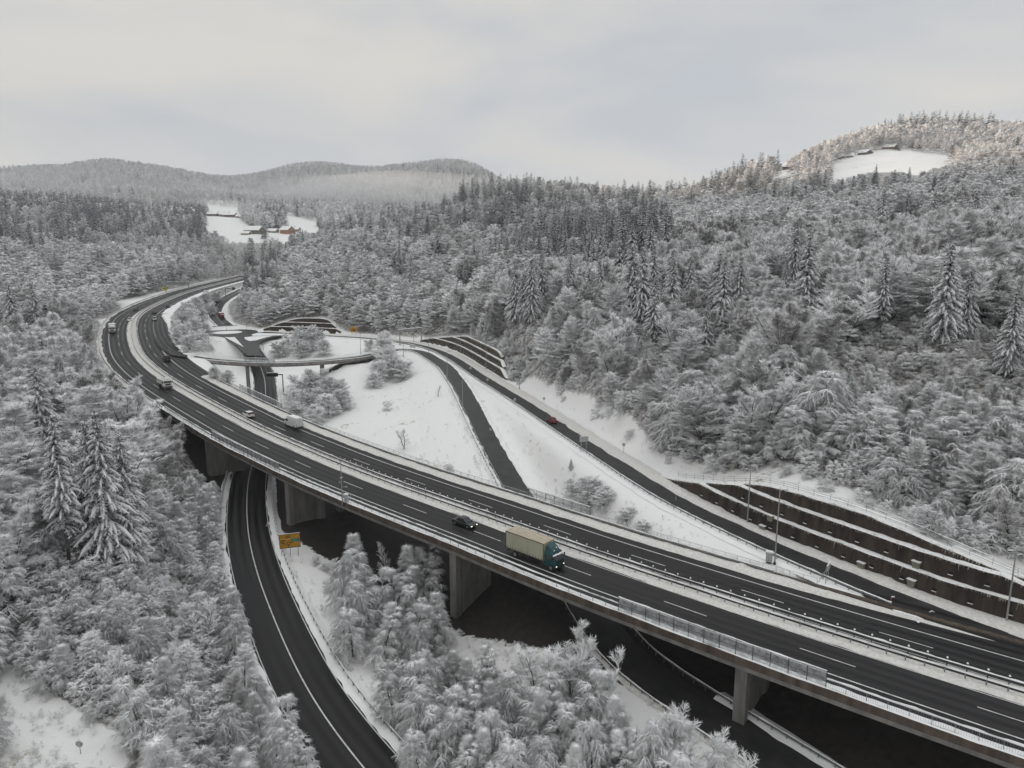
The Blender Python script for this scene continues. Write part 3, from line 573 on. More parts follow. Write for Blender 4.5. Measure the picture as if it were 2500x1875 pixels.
# retaining walls ----------------------------------------------------
WALLM=mat('stained_wall',(.019,.014,.011),.9,col2=(.060,.046,.035),scale=.7,stretch=(1,1,.15),bump=.03)
WALLM2=mat('stained_wall_tan',(.032,.025,.017),.9,col2=(.085,.068,.047),scale=.6,stretch=(1,1,.15),bump=.03)
def wall(W,name,label,m,seed,niches=True,boxes=()):
    C,T,Hs=W; th=Hs.max()/3; i0=len(C)//2; e=empty(name,(C[i0,0],C[i0,1],C[i0,2]-.5),0,label,'retaining wall'); S=cur_s(C)
    for k in range(3):
        mb=MB(); idx=[i for i in range(len(C)) if Hs[i]>k*th+.12]
        if len(idx)<3: continue
        a,b=idx[0],idx[-1]+1; top=[];bot=[]
        for i in range(a,b):
            H=min(Hs[i],(k+1)*th); H=max(H,k*th+.05); o=k*LEDGE; x,y=C[i,:2]+T[i]*o; x2,y2=C[i,:2]+T[i]*(o+.12); bot.append((x,y,C[i,2]+k*th-.5)); top.append((x2,y2,C[i,2]+H))
        n=b-a; back=[(x+T[a+j][0]*(LEDGE+.4),y+T[a+j][1]*(LEDGE+.4),z) for j,(x,y,z) in enumerate(top)]
        V=[]; 
        for j in range(n): V+= [bot[j],top[j],back[j]]
        f=[]
        for j in range(n-1): f+=[(3*j,3*j+3,3*j+4,3*j+1),(3*j+1,3*j+4,3*j+5,3*j+2)]
        mb.add(V,f); o=part(mb,'wall_tier',m,e)
        Ct=np.array(top); Tt=T[a:b]; full=[i for i in range(n) if Hs[a+i]>(k+1)*th-.05]
        sC=np.array(top)
        snow_strip('snow_ledge',sC,[-.07,0,.3,.65,1.1],[-.08,.09,.15,.14,.08],SNOW,seed+k,jit=.06,jh=.06,parent=o,T=np.stack([np.interp(np.linspace(0,1,len(resample(sC,.8,0))),np.linspace(0,1,n),Tt[:,c]) for c in (0,1)],1))
        # grass tufts and small shoots hanging over the ledge
        rng=np.random.RandomState(seed*7+k); tm=MB()
        for _ in range(int(S[-1]*4.5)):
            j=rng.randint(0,n-1); u=rng.rand(); P=sC[j]*(1-u)+sC[j+1]*u; t_=Tt[j]; L_=rng.uniform(.15,.5)*(2.5 if rng.rand()<.02 else 1)
            dn=rng.rand()<.75; d=np.array([-t_[0]*.25+rng.randn()*.1,-t_[1]*.25+rng.randn()*.1,-L_ if dn else L_*.8])
            tm.tube(P+np.array([0,0,.05]),P+np.array([0,0,.05])+d,.04,.008,n=3,cap=False)
        if tm.v: part(tm,'frosted_grass',FROST,o)
        if niches and n>20:
            nb=MB(); s=3.0
            for j in range(4,n-3,3):
                if Hs[a+j]<(k+.9)*th: continue
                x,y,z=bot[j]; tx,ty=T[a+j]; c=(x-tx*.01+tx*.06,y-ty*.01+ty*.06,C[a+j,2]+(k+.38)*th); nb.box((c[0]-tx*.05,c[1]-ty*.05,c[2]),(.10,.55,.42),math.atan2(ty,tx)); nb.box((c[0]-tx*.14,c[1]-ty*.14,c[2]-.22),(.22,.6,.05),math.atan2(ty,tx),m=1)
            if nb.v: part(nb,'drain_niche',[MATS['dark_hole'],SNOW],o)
    return e
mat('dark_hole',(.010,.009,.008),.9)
FROST=mat('frosted_straw',(.48,.45,.40),.9,.2,2)
w1=wall(W1,'retaining_wall','long dark terraced retaining wall with snowy ledges at the right edge of the side road',WALLM,50)
wall(W2,'retaining_wall','brown three step retaining wall above the curve where the two ramp roads part',WALLM2,60)
wall(W3,'retaining_wall','small dark terraced retaining wall behind the bushy clump near the roundabout',WALLM,70,niches=False)
# handrail above the long wall
C,T,Hs=W1; hr=np.c_[C[:,:2]+T*(3*LEDGE+.1),C[:,2]+Hs+.15]; e=empty('handrail',hr[len(hr)//2],0,'grey three bar handrail along the top of the long terraced wall','railing')
mb=MB(); hh=hr[2:-1]; pp=hh[::2]
for p in pp: mb.tube(p,p+[0,0,1.1],.03,n=4)
for z in (1.1,.72,.35): mb.path([p+[0,0,z] for p in hh],.026,n=4)
part(mb,'rails',STEEL,e); snow_strip('snow_cap',hh+[0,0,1.12],[-.05,0,.05],[0,.06,0],SNOW,77,jit=.01,jh=.02,parent=e)
C,T,Hs=W2; hr=np.c_[C[:,:2]+T*(3*LEDGE+.1),C[:,2]+Hs+.15]; e=empty('handrail',hr[len(hr)//2],0,'thin frosted handrail along the top of the brown three step wall','railing')
mb=MB()
for p in hr[1::2]: mb.tube(p,p+[0,0,1.2],.03,n=4)
for z in (1.2,.6): mb.path([p+[0,0,z] for p in hr[1:]],.026,n=4)
part(mb,'rails',RAILW,e)
# roundabout ---------------------------------------------------------
def disc(name,c,rx,ry,z,m,n=48,rz=0,kind='structure',dome=0):
    V=[(c[0],c[1],z+dome)]; 
    for i in range(n): t=2*math.pi*i/n; a,b=rx*math.cos(t),ry*math.sin(t); V.append((c[0]+a*math.cos(rz)-b*math.sin(rz),c[1]+a*math.sin(rz)+b*math.cos(rz),z))
    me=D.meshes.new(name); me.from_pydata(V,[],[(0,1+i,1+(i+1)%n) for i in range(n)]); me.materials.append(m); o=D.objects.new(name,me); link(o); return tag(o,kind=kind)
disc('roundabout',RBT,15.5,15.5,RBT[2]+.035,ASPH2); 
disc('snow_island',RBT,7.6,7.6,RBT[2]+.12,SNOW,dome=.5)
def poly_px(name,pts,z,m,kind='structure',lift=0):
    V=[PZ(px,py,z) for px,py in pts]; c=np.mean(V,0); V=[c+[0,0,lift]]+V; n=len(pts); me=D.meshes.new(name); me.from_pydata([tuple(v) for v in V],[],[(0,1+i,1+(i+1)%n) for i in range(n)]); me.materials.append(m); o=D.objects.new(name,me); link(o); return tag(o,kind=kind)
_c=lambda L:[TT('c6',x,y) for x,y in L]
Z0=RBT[2]
# paved junction areas round the island and the snow islands that split the lanes
poly_px('junction_paving',_c([(1235,735),(1290,690),(1350,700),(1440,690),(1520,700),(1640,730),(1760,755),(1990,770),(2080,775),(2080,800),(1960,815),(1850,850),(1815,890),(1830,960),(1870,1010),(1700,1010),(1640,960),(1540,870),(1450,815),(1300,790)]),Z0+.02,ASPH2)
for P,l in (([(1180,715),(1260,690),(1330,695),(1348,712),(1300,728),(1200,728)],.3),([(1392,672),(1420,680),(1500,722),(1425,728)],.2),([(1450,808),(1500,812),(1560,808),(1600,850),(1660,918),(1560,865)],.25),([(1665,812),(1760,800),(1980,795),(1900,812),(1790,845),(1720,852),(1675,832)],.3),([(1740,782),(1800,765),(2080,772),(2080,790),(1760,796)],.2)):
    poly_px('snow_island',_c(P),Z0+.10,SNOW,lift=l)
# snow along the roads -----------------------------------------------
snow_strip('snow_bank',cut(MW,0,734),[3.3,2.7,1.9,1.2,.5,-.35],[.02,.26,.16,.18,.16,.02],SNOWDIRTY,11,jit=.08,jh=.05)
sMG=s_of(2330,1548,off=-9.5); strip('merge_lane',cut(MW,sMG-14,734),-9.5,-14.5,.006,ASPH)
snow_strip('snow_bank',cut(MW,452,sMG+6),[-8.5,-9.1,-9.9,-10.7,-11.2],[.02,.22,.30,.28,.1],SNOWDIRTY,12,jit=.09,jh=.08,taper=26)
C=cut(MW,0,300); snow_strip('snow_bank',C,[-8.4,-9.0,-9.8,-10.8,-12.0],[.02,.25,.25,.2,-.1],SNOW,13,jit=.2,jh=.08)
C=cut(MW,300,468); C=np.c_[C[:,:2]-lnorm(C)*(3.0*ss((np.arange(len(C))/len(C))/.25))[:,None],C[:,2]]; 
snow_strip('snow_bank',cut(C,0,110),[-9.4,-9.9,-10.6,-11.6,-12.8],[.02,.3,.3,.2,-.1],SNOW,14,jit=.15,jh=.08)
snow_strip('snow_bank',cut(MW,0,480),[12.3,12.7,13.3,14.2],[.02,.26,.26,-.1],SNOWDIRTY,15,jit=.15,jh=.08)
snow_strip('snow_bank',R1,[-1.75,-2.3,-3.1,-4.2,-5.4],[.03,.26,.40,.42,.30],SNOWDIRTY,16,jit=.10,jh=.10)
snow_strip('snow_bank',cut(R1,0,s_px(R1,2290,1500)),[3.0,3.4,4.2,5.4],[.03,.12,.16,-.05],SNOW,17,jit=.1,jh=.04)
BX=s_px(R2,1500,1600)
for C,a,b,sd in ((U,4.4,6.0,18),(U,-4.4,-6.6,19),(cut(R2,sRE,BU+1),2.9,4.6,22),(cut(R2,sRE,BU+1),-2.7,-4.2,23),(TR,4.0,6.5,24),(TR,-4.0,-7.0,25),(cut(R2,BX-4,900),3.1,4.4,26),(cut(R2,BX+14,900),-3.2,-5.6,27)):
    snow_strip('snow_bank',C,[a,a+(b-a)*.2,a+(b-a)*.6,b],[.04,.2,.24,-.05],SNOWDIRTY if sd in(26,) else SNOW,sd,jit=.1,jh=.06)
# guardrails ---------------------------------------------------------
def guardrail(C,off,s0,s1,label,group='steel guardrails beside the roads',h=.72,tall=False,z0=0.05,side=1,mesh_m=None,posts=True,post=2.0,snow=.09):
    S=cur_s(C); s1=min(s1,S[-1]); g=np.arange(s0,s1,post); P=[];Nn=[]
    for s in g:
        p,n=at_fast(C,S,s); P.append((p[0]+n[0]*off,p[1]+n[1]*off,p[2]+z0)); Nn.append(n)
    P=np.array(P); mid=P[len(P)//2]; e=empty('guardrail',mid,0,label,'guardrail',group)
    T=lnorm(P) if len(P)>2 else np.array(Nn); mb=MB()
    mb.sweep(P,T*side,[(-.02,h-.30),(-.07,h-.24),(-.02,h-.15),(-.07,h-.06),(-.02,h),(.02,h),(.02,h-.30)],0,True)
    part(mb,'beam',mesh_m or STEEL,e)
    snow_strip('snow_cap',P+[0,0,h],[-.075,-.03,.03,.075],[0,snow,snow,0],SNOW,int(abs(off)*10)+5,jit=.02,jh=.04,parent=e,step=.7)
    if posts:
        pm=MB(); pm.box((0,0,(h+.10)/2),(.12,.08,h+.10)); 
        if tall: pm.v=[];pm.f=[];pm.m=[]; pm.box((0,0,.55),(.09,.09,1.1)); pm.box((0,0,1.16),(.2,.2,.16),m=1,taper=(.5,.5))
        me=pm.mesh('post',[DARKST if tall else STEEL,SNOW]); d=np.hypot(P[:,0],P[:,1]); order=np.argsort(d); near=set(order[:90].tolist()); rest=MB()
        for i,p in enumerate(P):
            q=(p[0]+T[i,0]*side*.09,p[1]+T[i,1]*side*.09,p[2]-.05)
            if i in near:
                o=D.objects.new('post',me); attach(o,e); o.location=q
            else: rest.tube(q,(q[0],q[1],q[2]+h+.25*tall),.05,n=4)
        if rest.v: part(rest,'post',DARKST if tall else STEEL,e,kind='stuff')
    return e
guardrail(MW,0,20,734,'guardrail with snow capped posts on the far side of the motorway median',tall=True,side=-1,mesh_m=DARKST)
guardrail(MW,1.65,20,734,'low guardrail on the near side of the motorway median',mesh_m=DARKST,side=1)
guardrail(MW,-10.9,452,s_of(1900,1400,off=-10.9),'guardrail along the outer edge of the far motorway carriageway on the viaduct',side=1)
guardrail(MW,13.2,20,VS0,'guardrail along the near side of the far motorway curve')
guardrail(R1,3.7,30,s_of(2175,1478,R1,3.7),'guardrail between the side road and the snowy wedge beside the motorway',side=1)
guardrail(R2,3.9,sRE+8,BU+6,'guardrail on the left edge of the ramp road running down under the viaduct')
guardrail(U,-5.6,110,400,'guardrail on the snow strip right of the road passing under the viaduct')
guardrail(U,5.6,40,260,'guardrail left of the valley road partly hidden by the trees')
guardrail(R2,3.9,BU+26,900,'guardrail left of the dark road leaving the viaduct at the lower right')
guardrail(R2,-3.9,BU+46,900,'guardrail right of the dark road leaving the viaduct at the lower right')
guardrail(MW,-14.6,0,300,'snow capped guardrail right of the distant motorway bend')
guardrail(TR,-5.2,4,170,'guardrail left of the road leading up behind the wood',side=-1)

def poly_deck(name,pts,m,dz=.015):
    V=[on_deck(px,py,HH)+[0,0,dz] for px,py in pts]; me=D.meshes.new(name); me.from_pydata([tuple(v) for v in V],[],[tuple(range(len(V)))]); me.materials.append(m); o=D.objects.new(name,me); link(o); return tag(o,kind='structure')
poly_deck('exit_lane',_c([(850,905),(910,950),(980,985),(1060,1008),(1040,1026),(960,1018),(890,1008),(850,985),(830,950)]),ASPH)

# expansion joints and repair strips across the carriageways
TAR=mat('tar_strip',(.004,.004,.004),.7,.2,2)
for s_,a,b,w in ((s_of(2118,1528,off=-5),-9.4,-.5,.9),(486,1.3,13,.35),(486,-9.4,-.5,.35),(598,1.3,13,.12),(548,-9.4,-.5,.12),(648,1.3,12.3,.12),(570,4,9,.5)):
    p,n=at_s(MW,s_); t=np.array([-n[1],n[0]]); V=[]
    for o,k in ((a,-1),(b,-1),(b,1),(a,1)): V.append((p[0]+n[0]*o+t[0]*k*w/2,p[1]+n[1]*o+t[1]*k*w/2,p[2]+.006))
    me=D.meshes.new('tar_strip'); me.from_pydata(V,[],[(0,1,2,3)]); me.materials.append(TAR); o=D.objects.new('road_joint',me); link(o); tag(o,kind='structure')
# ------------------------------------------------------------------ trees
def frost_mat(name,wood,leaf_lo,hi,lo=-.1,up=.55,vary=.12):
    # snow lies on whatever faces up, hoar frost greys the rest
    m=D.materials.new(name); m.use_nodes=True; nt=m.node_tree; N=nt.nodes; L=nt.links; b=N['Principled BSDF']; b.inputs['Roughness'].default_value=.85; b.inputs['Specular IOR Level'].default_value=.15
    g=N.new('ShaderNodeNewGeometry'); sp=N.new('ShaderNodeSeparateXYZ'); L.new(g.outputs['True Normal'],sp.inputs[0])
    nz=N.new('ShaderNodeTexNoise'); nz.inputs['Scale'].default_value=.9; nz.inputs['Detail'].default_value=3; L.new(g.outputs['Position'],nz.inputs['Vector'])
    a=N.new('ShaderNodeMath'); a.operation='MULTIPLY_ADD'; a.inputs[1].default_value=.9; a.inputs[2].default_value=-.45; L.new(nz.outputs['Fac'],a.inputs[0])
    s=N.new('ShaderNodeMath'); s.operation='ADD'; L.new(sp.outputs['Z'],s.inputs[0]); L.new(a.outputs[0],s.inputs[1])
    r=N.new('ShaderNodeMapRange'); r.inputs['From Min'].default_value=lo; r.inputs['From Max'].default_value=up; L.new(s.outputs[0],r.inputs[0])
    oi=N.new('ShaderNodeObjectInfo'); rr=N.new('ShaderNodeMapRange'); rr.inputs['To Min'].default_value=1-vary; rr.inputs['To Max'].default_value=1+vary*.5; L.new(oi.outputs['Random'],rr.inputs[0])
    mx=N.new('ShaderNodeMix'); mx.data_type='RGBA'; mx.inputs[6].default_value=(*leaf_lo,1); mx.inputs[7].default_value=(*hi,1); L.new(r.outputs[0],mx.inputs[0])
    mu=N.new('ShaderNodeVectorMath'); mu.operation='SCALE'; L.new(mx.outputs[2],mu.inputs[0]); L.new(rr.outputs[0],mu.inputs['Scale']); L.new(mu.outputs[0],b.inputs['Base Color'])
    return m
TWIG=frost_mat('frosted_twigs',None,(.50,.495,.49),(.96,.96,.965),-.4,.25,.22)
TWIGD=frost_mat('lightly_frosted_twigs',None,(.22,.21,.205),(.72,.715,.71),-.3,.4,.2)
NEEDLE=frost_mat('snowy_needles',None,(.014,.022,.017),(.82,.83,.84),.36,.90)
NEEDLED=frost_mat('dark_needles',None,(.016,.026,.022),(.60,.625,.63),.46,1.05)
BARK=frost_mat('snowy_bark',None,(.045,.038,.032),(.55,.55,.55),.0,.7)
PAD=mat('snow_on_branches',(.76,.765,.77),.8)
def nrm(v): return v/np.maximum(1e-9,np.linalg.norm(v,axis=-1,keepdims=True))
def tubes_np(P,Rr,sides=3,close=True):
    # P (n,k,3) paths, Rr (n,k) radii -> verts, tri faces; last ring collapses to a point when radius is 0
    n,k,_=P.shape; d=nrm(np.gradient(P,axis=1)); up=np.array([0,0,1.0]); u=np.cross(d,up); bad=np.linalg.norm(u,axis=-1)<.05; u[bad]=np.array([1.0,0,0]); u=nrm(u); w=np.cross(u,d)
    an=2*np.pi*np.arange(sides)/sides+np.pi/2; ca,sa=np.cos(an),np.sin(an)
    V=P[:,:,None,:]+Rr[:,:,None,None]*(u[:,:,None,:]*ca[None,None,:,None]+w[:,:,None,:]*sa[None,None,:,None])
    V=V.reshape(-1,3); base=(np.arange(n)*k*sides)[:,None,None]+(np.arange(k-1)*sides)[None,:,None]; j=np.arange(sides)[None,None,:]; j2=(j+1)%sides
    a=(base+j).ravel(); b=(base+j2).ravel(); c=(base+sides+j2).ravel(); e=(base+sides+j).ravel()
    return V,np.r_[np.stack([a,b,c],1),np.stack([a,c,e],1)]
def spikes_np(A,B,r,sides=3):
    n=len(A); d=nrm(B-A); up=np.array([0,0,1.0]); u=np.cross(d,up); bad=np.linalg.norm(u,axis=-1)<.05; u[bad]=np.array([1.0,0,0]); u=nrm(u); w=np.cross(u,d)
    an=2*np.pi*np.arange(sides)/sides+np.pi/2; r=np.asarray(r).reshape(-1,1) if np.ndim(r) else r
    V=np.concatenate([(A+(u*math.cos(t)+w*math.sin(t))*r)[:,None,:] for t in an]+[B[:,None,:]],1).reshape(-1,3)
    b=np.arange(n)*(sides+1); F_=np.concatenate([np.stack([b+j,b+(j+1)%sides,b+sides],1) for j in range(sides)])
    return V,F_
def merge(parts):
    V=[];Fs=[];M=[];o=0
    for v,f,m in parts: V.append(v);Fs.append(f+o);M.append(np.full(len(f),m));o+=len(v)
    return np.concatenate(V),np.concatenate(Fs),np.concatenate(M)
def bezrow(S,Dr,Ln,droop,k,rng,wob=.04,curl=0):
    # n paths from S along unit dirs Dr, length Ln, sagging by droop*len*u^2
    u=np.linspace(0,1,k)[None,:,None]; P=S[:,None,:]+Dr[:,None,:]*Ln[:,None,None]*u; P=P.copy(); P[:,:,2]-=(droop*Ln)[:,None]*(u[:,:,0]**2)
    P[:,1:,:]+=rng.randn(len(S),k-1,3)*wob*Ln[:,None,None]*u[:,1:]; return P
def pick(P,u):  # point and tangent at parameter u on each path; P (n,k,3), u (n,m)
    n,k,_=P.shape; x=u*(k-1); i=np.clip(x.astype(int),0,k-2); f=(x-i)[...,None]; ar=np.arange(n)[:,None]
    return P[ar,i]*(1-f)+P[ar,i+1]*f, nrm(P[ar,i+1]-P[ar,i])
def side_dir(T,ang,rng,spread=.35,lift=0.0):
    # rotate tangents sideways (random side) by ang, add jitter and lift
    s=np.where(rng.rand(*T.shape[:-1])<.5,-1,1); h=np.stack([-T[...,1],T[...,0],np.zeros_like(T[...,0])],-1); h=nrm(h+1e-6)
    d=T*np.cos(ang)[...,None]+h*(np.sin(ang)*s)[...,None]+rng.randn(*T.shape)*spread; d[...,2]+=lift; return nrm(d)
def broadleaf(seed,H=12.0,spread=4.5,n1=46,n2=12,n3=8,n4=3,droop=.35,shape='round',tw=.035,tl=.55,upright=.5,stem=1,crown0=.18):
    rng=np.random.RandomState(seed); trunkP=[];trunkR=[]
    for q in range(stem):
        k=8; z=np.linspace(0,1,k); a=rng.rand()*6.28; lean=(.10 if stem==1 else .28)*H; sp=np.stack([np.cos(a)*lean*z**1.5+np.cumsum(rng.randn(k))*.06,np.sin(a)*lean*z**1.5+np.cumsum(rng.randn(k))*.06,z*H*.95*(1 if q==0 else rng.uniform(.75,.95))],1)
        trunkP.append(sp); trunkR.append(.016*H*(1-z)**.8/(stem**.4)+.02)
    TP=np.array(trunkP); TR_=np.array(trunkR); parts_t=[(*tubes_np(TP,TR_,6),0)]
    t=crown0+(1-crown0)*((np.arange(n1)+rng.rand(n1))/n1)**.85; q=rng.randint(0,stem,n1); az=np.arange(n1)*2.399+rng.randn(n1)*.4
    x=t*(TP.shape[1]-1); i=np.clip(x.astype(int),0,TP.shape[1]-2); f=(x-i)[:,None]; S=TP[q,i]*(1-f)+TP[q,i+1]*f
    tt=(t-crown0)/(1-crown0)
    if shape=='round': Lp=np.sqrt(np.clip(1-(tt*1.05-.25)**2*1.25,0.05,1))
    elif shape=='cone': Lp=np.clip(1.05-tt,.08,1)**.8
    else: Lp=np.clip(.45+.9*tt-.95*tt**3,.12,1)
    Ln=spread*Lp*rng.uniform(.7,1.15,n1); el=upright*(.25+1.0*tt)+rng.randn(n1)*.12
    Dr=np.stack([np.cos(az)*np.cos(el),np.sin(az)*np.cos(el),np.sin(el)],1); L1=bezrow(S,Dr,Ln,np.full(n1,droop),7,rng,.03)
    lim=tubes_np(L1,(.012*Ln[:,None]+.02)*np.linspace(1,.25,7)[None,:],4)
    u2=(np.arange(n2)[None,:]+rng.rand(n1,n2))/n2*.82+.18; P2,T2=pick(L1,u2); n12=n1*n2
    L2=(Ln[:,None]*(.50*(1.15-.75*u2))*rng.uniform(.6,1.2,(n1,n2))).ravel()+.3; D2=side_dir(T2,np.full((n1,n2),.62),rng,.16,.10*upright).reshape(-1,3)
    B2=bezrow(P2.reshape(-1,3),D2,L2,np.full(n12,droop*1.3),5,rng,.05)
    sec=tubes_np(B2,(np.full((n12,1),tw*.8)+.010*L2[:,None])*np.linspace(1.1,.4,5)[None,:],3)
    u3=(np.arange(n3)[None,:]+rng.rand(n12,n3))/n3*.95+.05; P3,T3=pick(B2,u3); D3=side_dir(T3,np.full((n12,n3),.60),rng,.20,-.40*droop+.05).reshape(-1,3)
    L3=(tl*rng.uniform(.5,1.5,(n12,n3))*(1.2-.5*u3)).ravel(); A3=P3.reshape(-1,3); E3=A3+D3*L3[:,None]; E3[:,2]-=droop*.35*L3
    parts_c=[(*lim,0),(*sec,0),(*spikes_np(A3,E3,tw),0)]
    if n4:
        m=len(A3); u4=rng.rand(m,n4)*.8+.15; P4=A3[:,None,:]+(E3-A3)[:,None,:]*u4[...,None]; T4=np.repeat(nrm(E3-A3)[:,None,:],n4,1); D4=side_dir(T4,np.full((m,n4),.8),rng,.35,-.1).reshape(-1,3)
        L4=(tl*.5*rng.uniform(.5,1.4,(m,n4))).ravel(); A4=P4.reshape(-1,3); parts_c.append((*spikes_np(A4,A4+D4*L4[:,None],tw*.75),0))
    return merge(parts_t),merge(parts_c)
def spruce(seed,H=24.0,Rb=5.0,wh=.70,nb=9,n2=11,n3=2,bare=.12,pads=True,tw=.10,stepk=6,irr=.25):
    rng=np.random.RandomState(seed); k=6; z=np.linspace(0,1,k); TP=np.stack([np.cumsum(rng.randn(k))*.05,np.cumsum(rng.randn(k))*.05,z*H],1)[None]; tr=(*tubes_np(TP,(.011*H*(1-z)+.02)[None],6),0)
    lev=np.arange(H*bare,H*.985,wh); n=len(lev)*nb; zl=np.repeat(lev,nb)+rng.randn(n)*wh*.2; t=np.clip(zl/H,0,1); az=rng.rand(n)*6.283
    az=(np.tile(np.arange(nb),len(lev))*6.283/nb+np.repeat(rng.rand(len(lev))*6.283,nb)+rng.randn(n)*.25)
    prof=np.clip((1-t)**.82*np.minimum(1,.45+2.2*(t-bare+.05)),.05,1); Ln=Rb*prof*rng.uniform(1-irr,1+irr*.6,n)+.25
    keep=rng.rand(n)>.08; az,Ln,zl,t=az[keep],Ln[keep],zl[keep],t[keep]; n=len(az)
    el=.25-.50*(1-t)+rng.randn(n)*.07; S=np.stack([np.zeros(n),np.zeros(n),np.clip(zl,0,H)],1); Dr=np.stack([np.cos(az)*np.cos(el),np.sin(az)*np.cos(el),np.sin(el)],1)
    L1=bezrow(S,Dr,Ln,.32+.2*rng.rand(n),6,rng,.012); lim=(*tubes_np(L1,(.03+.006*Ln[:,None])*np.linspace(1,.3,6)[None],3),0)
    u2=(np.arange(n2)[None]+rng.rand(n,n2))/n2*.88+.12; P2,T2=pick(L1,u2); s=np.where((np.arange(n2)%2)[None]==0,-1,1)*np.ones((n,1)); h=nrm(np.stack([-T2[...,1],T2[...,0],0*T2[...,0]],-1)+1e-6)
    D2=nrm(T2*.75+h*s[...,None]*.8+rng.randn(n,n2,3)*.12-np.array([0,0,.28])); L2=(np.clip(.30*Ln[:,None],.25,1.25)*(1.15-.7*u2)*rng.uniform(.7,1.2,(n,n2))+.12)
    A=P2.reshape(-1,3); E=(P2+D2*L2[...,None]).reshape(-1,3); parts_=[lim]
    # flattened needle fans: wide, thin, hanging slightly
    d=nrm(E-A); uu=nrm(np.cross(d,np.array([0,0,1.0]))+1e-6); wd=tw*(.9+.9*L2.reshape(-1,1))
    m_=A*.45+E*.55; V=np.stack([A+uu*wd*.5,A-uu*wd*.5,m_-uu*wd*1.25-[0,0,.10],m_+uu*wd*1.25-[0,0,.10],E,m_+np.array([0,0,.05])],1).reshape(-1,3); b=np.arange(len(A))*6
    Ff=np.concatenate([np.stack([b+i,b+j,b+l],1) for i,j,l in ((0,3,5),(1,0,5),(2,1,5),(3,4,5),(4,2,5))]); parts_.append((V,Ff,0))
    if n3:
        u3=rng.rand(len(A),n3)*.75+.2; P3=A[:,None]+(E-A)[:,None]*u3[...,None]; D3=nrm(np.repeat(d[:,None],n3,1)*.7+rng.randn(len(A),n3,3)*.45-np.array([0,0,.65])); L3=L2.reshape(-1,1)*rng.uniform(.25,.6,(len(A),n3))
        A3=P3.reshape(-1,3); parts_.append((*spikes_np(A3,A3+D3.reshape(-1,3)*L3.reshape(-1,1),tw*.6),0))
    if pads:   # loose snow lying along the boughs
        k2=np.linspace(.18,1.0,5)[None].repeat(n,0); Pp,Tp=pick(L1,k2*.999); Pp=Pp+np.array([0,0,.06]); rad=np.clip(.065*Ln[:,None],.06,.27)*np.array([.5,.95,1.1,1.0,.25])[None]*rng.uniform(.7,1.3,(n,5)); sel=rng.rand(n)<.8
        v,f=tubes_np(Pp[sel],rad[sel],5); parts_.append((v,f,1))
    dead=rng.rand(60,3); zd=rng.uniform(.02*H,H*(bare+.05),40); a=rng.rand(40)*6.28; A=np.stack([0*a,0*a,zd],1); parts_.append((*spikes_np(A,A+np.stack([np.cos(a),np.sin(a),0*a-.1],1)*rng.uniform(.4,1.6,(40,1)),.02),0))
    return merge([tr]),merge(parts_)
VAR={}
def variant(key,gen,mt,mc,**kw):
    t,c=gen(**kw); VAR[key]=(mesh_np(key+'_trunk',t[0],t[1],[BARK],t[2]),mesh_np(key+'_crown',c[0],c[1],mc,c[2]),float(c[0][:,2].max()),float(np.percentile(np.hypot(c[0][:,0],c[0][:,1]),97)))
for i in range(5): variant('near%d'%i,broadleaf,BARK,[TWIG],seed=10+i,H=12,spread=(3.9,3.2,4.3,3.0,3.6)[i],n1=58,n2=11,n3=11,n4=0,droop=(.46,.36,.55,.40,.26)[i],shape='cone' if i%2 else 'round',tw=.040,tl=.78,upright=.9,stem=1+(i%3==0))
for i in range(6): variant('mid%d'%i,broadleaf,BARK,[TWIG if i!=4 else TWIGD],seed=30+i,H=14,spread=(4.6,5.2,4.2,4.8,5.0,3.8)[i],n1=(60,66,52,60,56,52)[i],n2=10,n3=11,n4=0,droop=(.04,.10,.0,.16,.04,.08)[i],shape=('vase','round','vase','round','vase','cone')[i],tw=.046,tl=.85,upright=(1.2,1.0,1.35,1.0,1.25,1.05)[i],stem=1+i%3)
for i in range(2): variant('fan%d'%i,broadleaf,BARK,[TWIG],seed=50+i,H=11,spread=4.2,n1=30,n2=9,n3=8,n4=0,droop=.0,shape='vase',tw=.045,tl=.85,upright=1.0,stem=3)
for i in range(3): variant('bush%d'%i,broadleaf,BARK,[TWIG],seed=70+i,H=4,spread=2.2,n1=30,n2=7,n3=6,n4=0,droop=.3,shape='round',tw=.045,tl=.6,upright=.8,stem=3,crown0=.04)
for i in range(3): variant('dome%d'%i,broadleaf,BARK,[TWIG],seed=80+i,H=8,spread=4.6,n1=84,n2=10,n3=10,n4=0,droop=.2,shape='round',tw=.045,tl=.7,upright=.95,stem=3,crown0=.03)
for i in range(2): variant('sapling%d'%i,broadleaf,BARK,[TWIG],seed=90+i,H=4,spread=1.2,n1=22,n2=5,n3=3,n4=0,droop=-.05,shape='cone',tw=.022,tl=.35,upright=1.1,stem=2,crown0=.1)
for i in range(4): variant('spruce%d'%i,spruce,BARK,[NEEDLE,PAD],seed=110+i,H=24,Rb=4.9+.4*i,bare=(.30,.12,.08,.05)[i])
for i in range(3): variant('spruced%d'%i,spruce,BARK,[NEEDLED,PAD],seed=130+i,H=22,Rb=4.8,wh=.8,nb=7,n2=8,n3=1,tw=.11,pads=i>0,bare=.06)
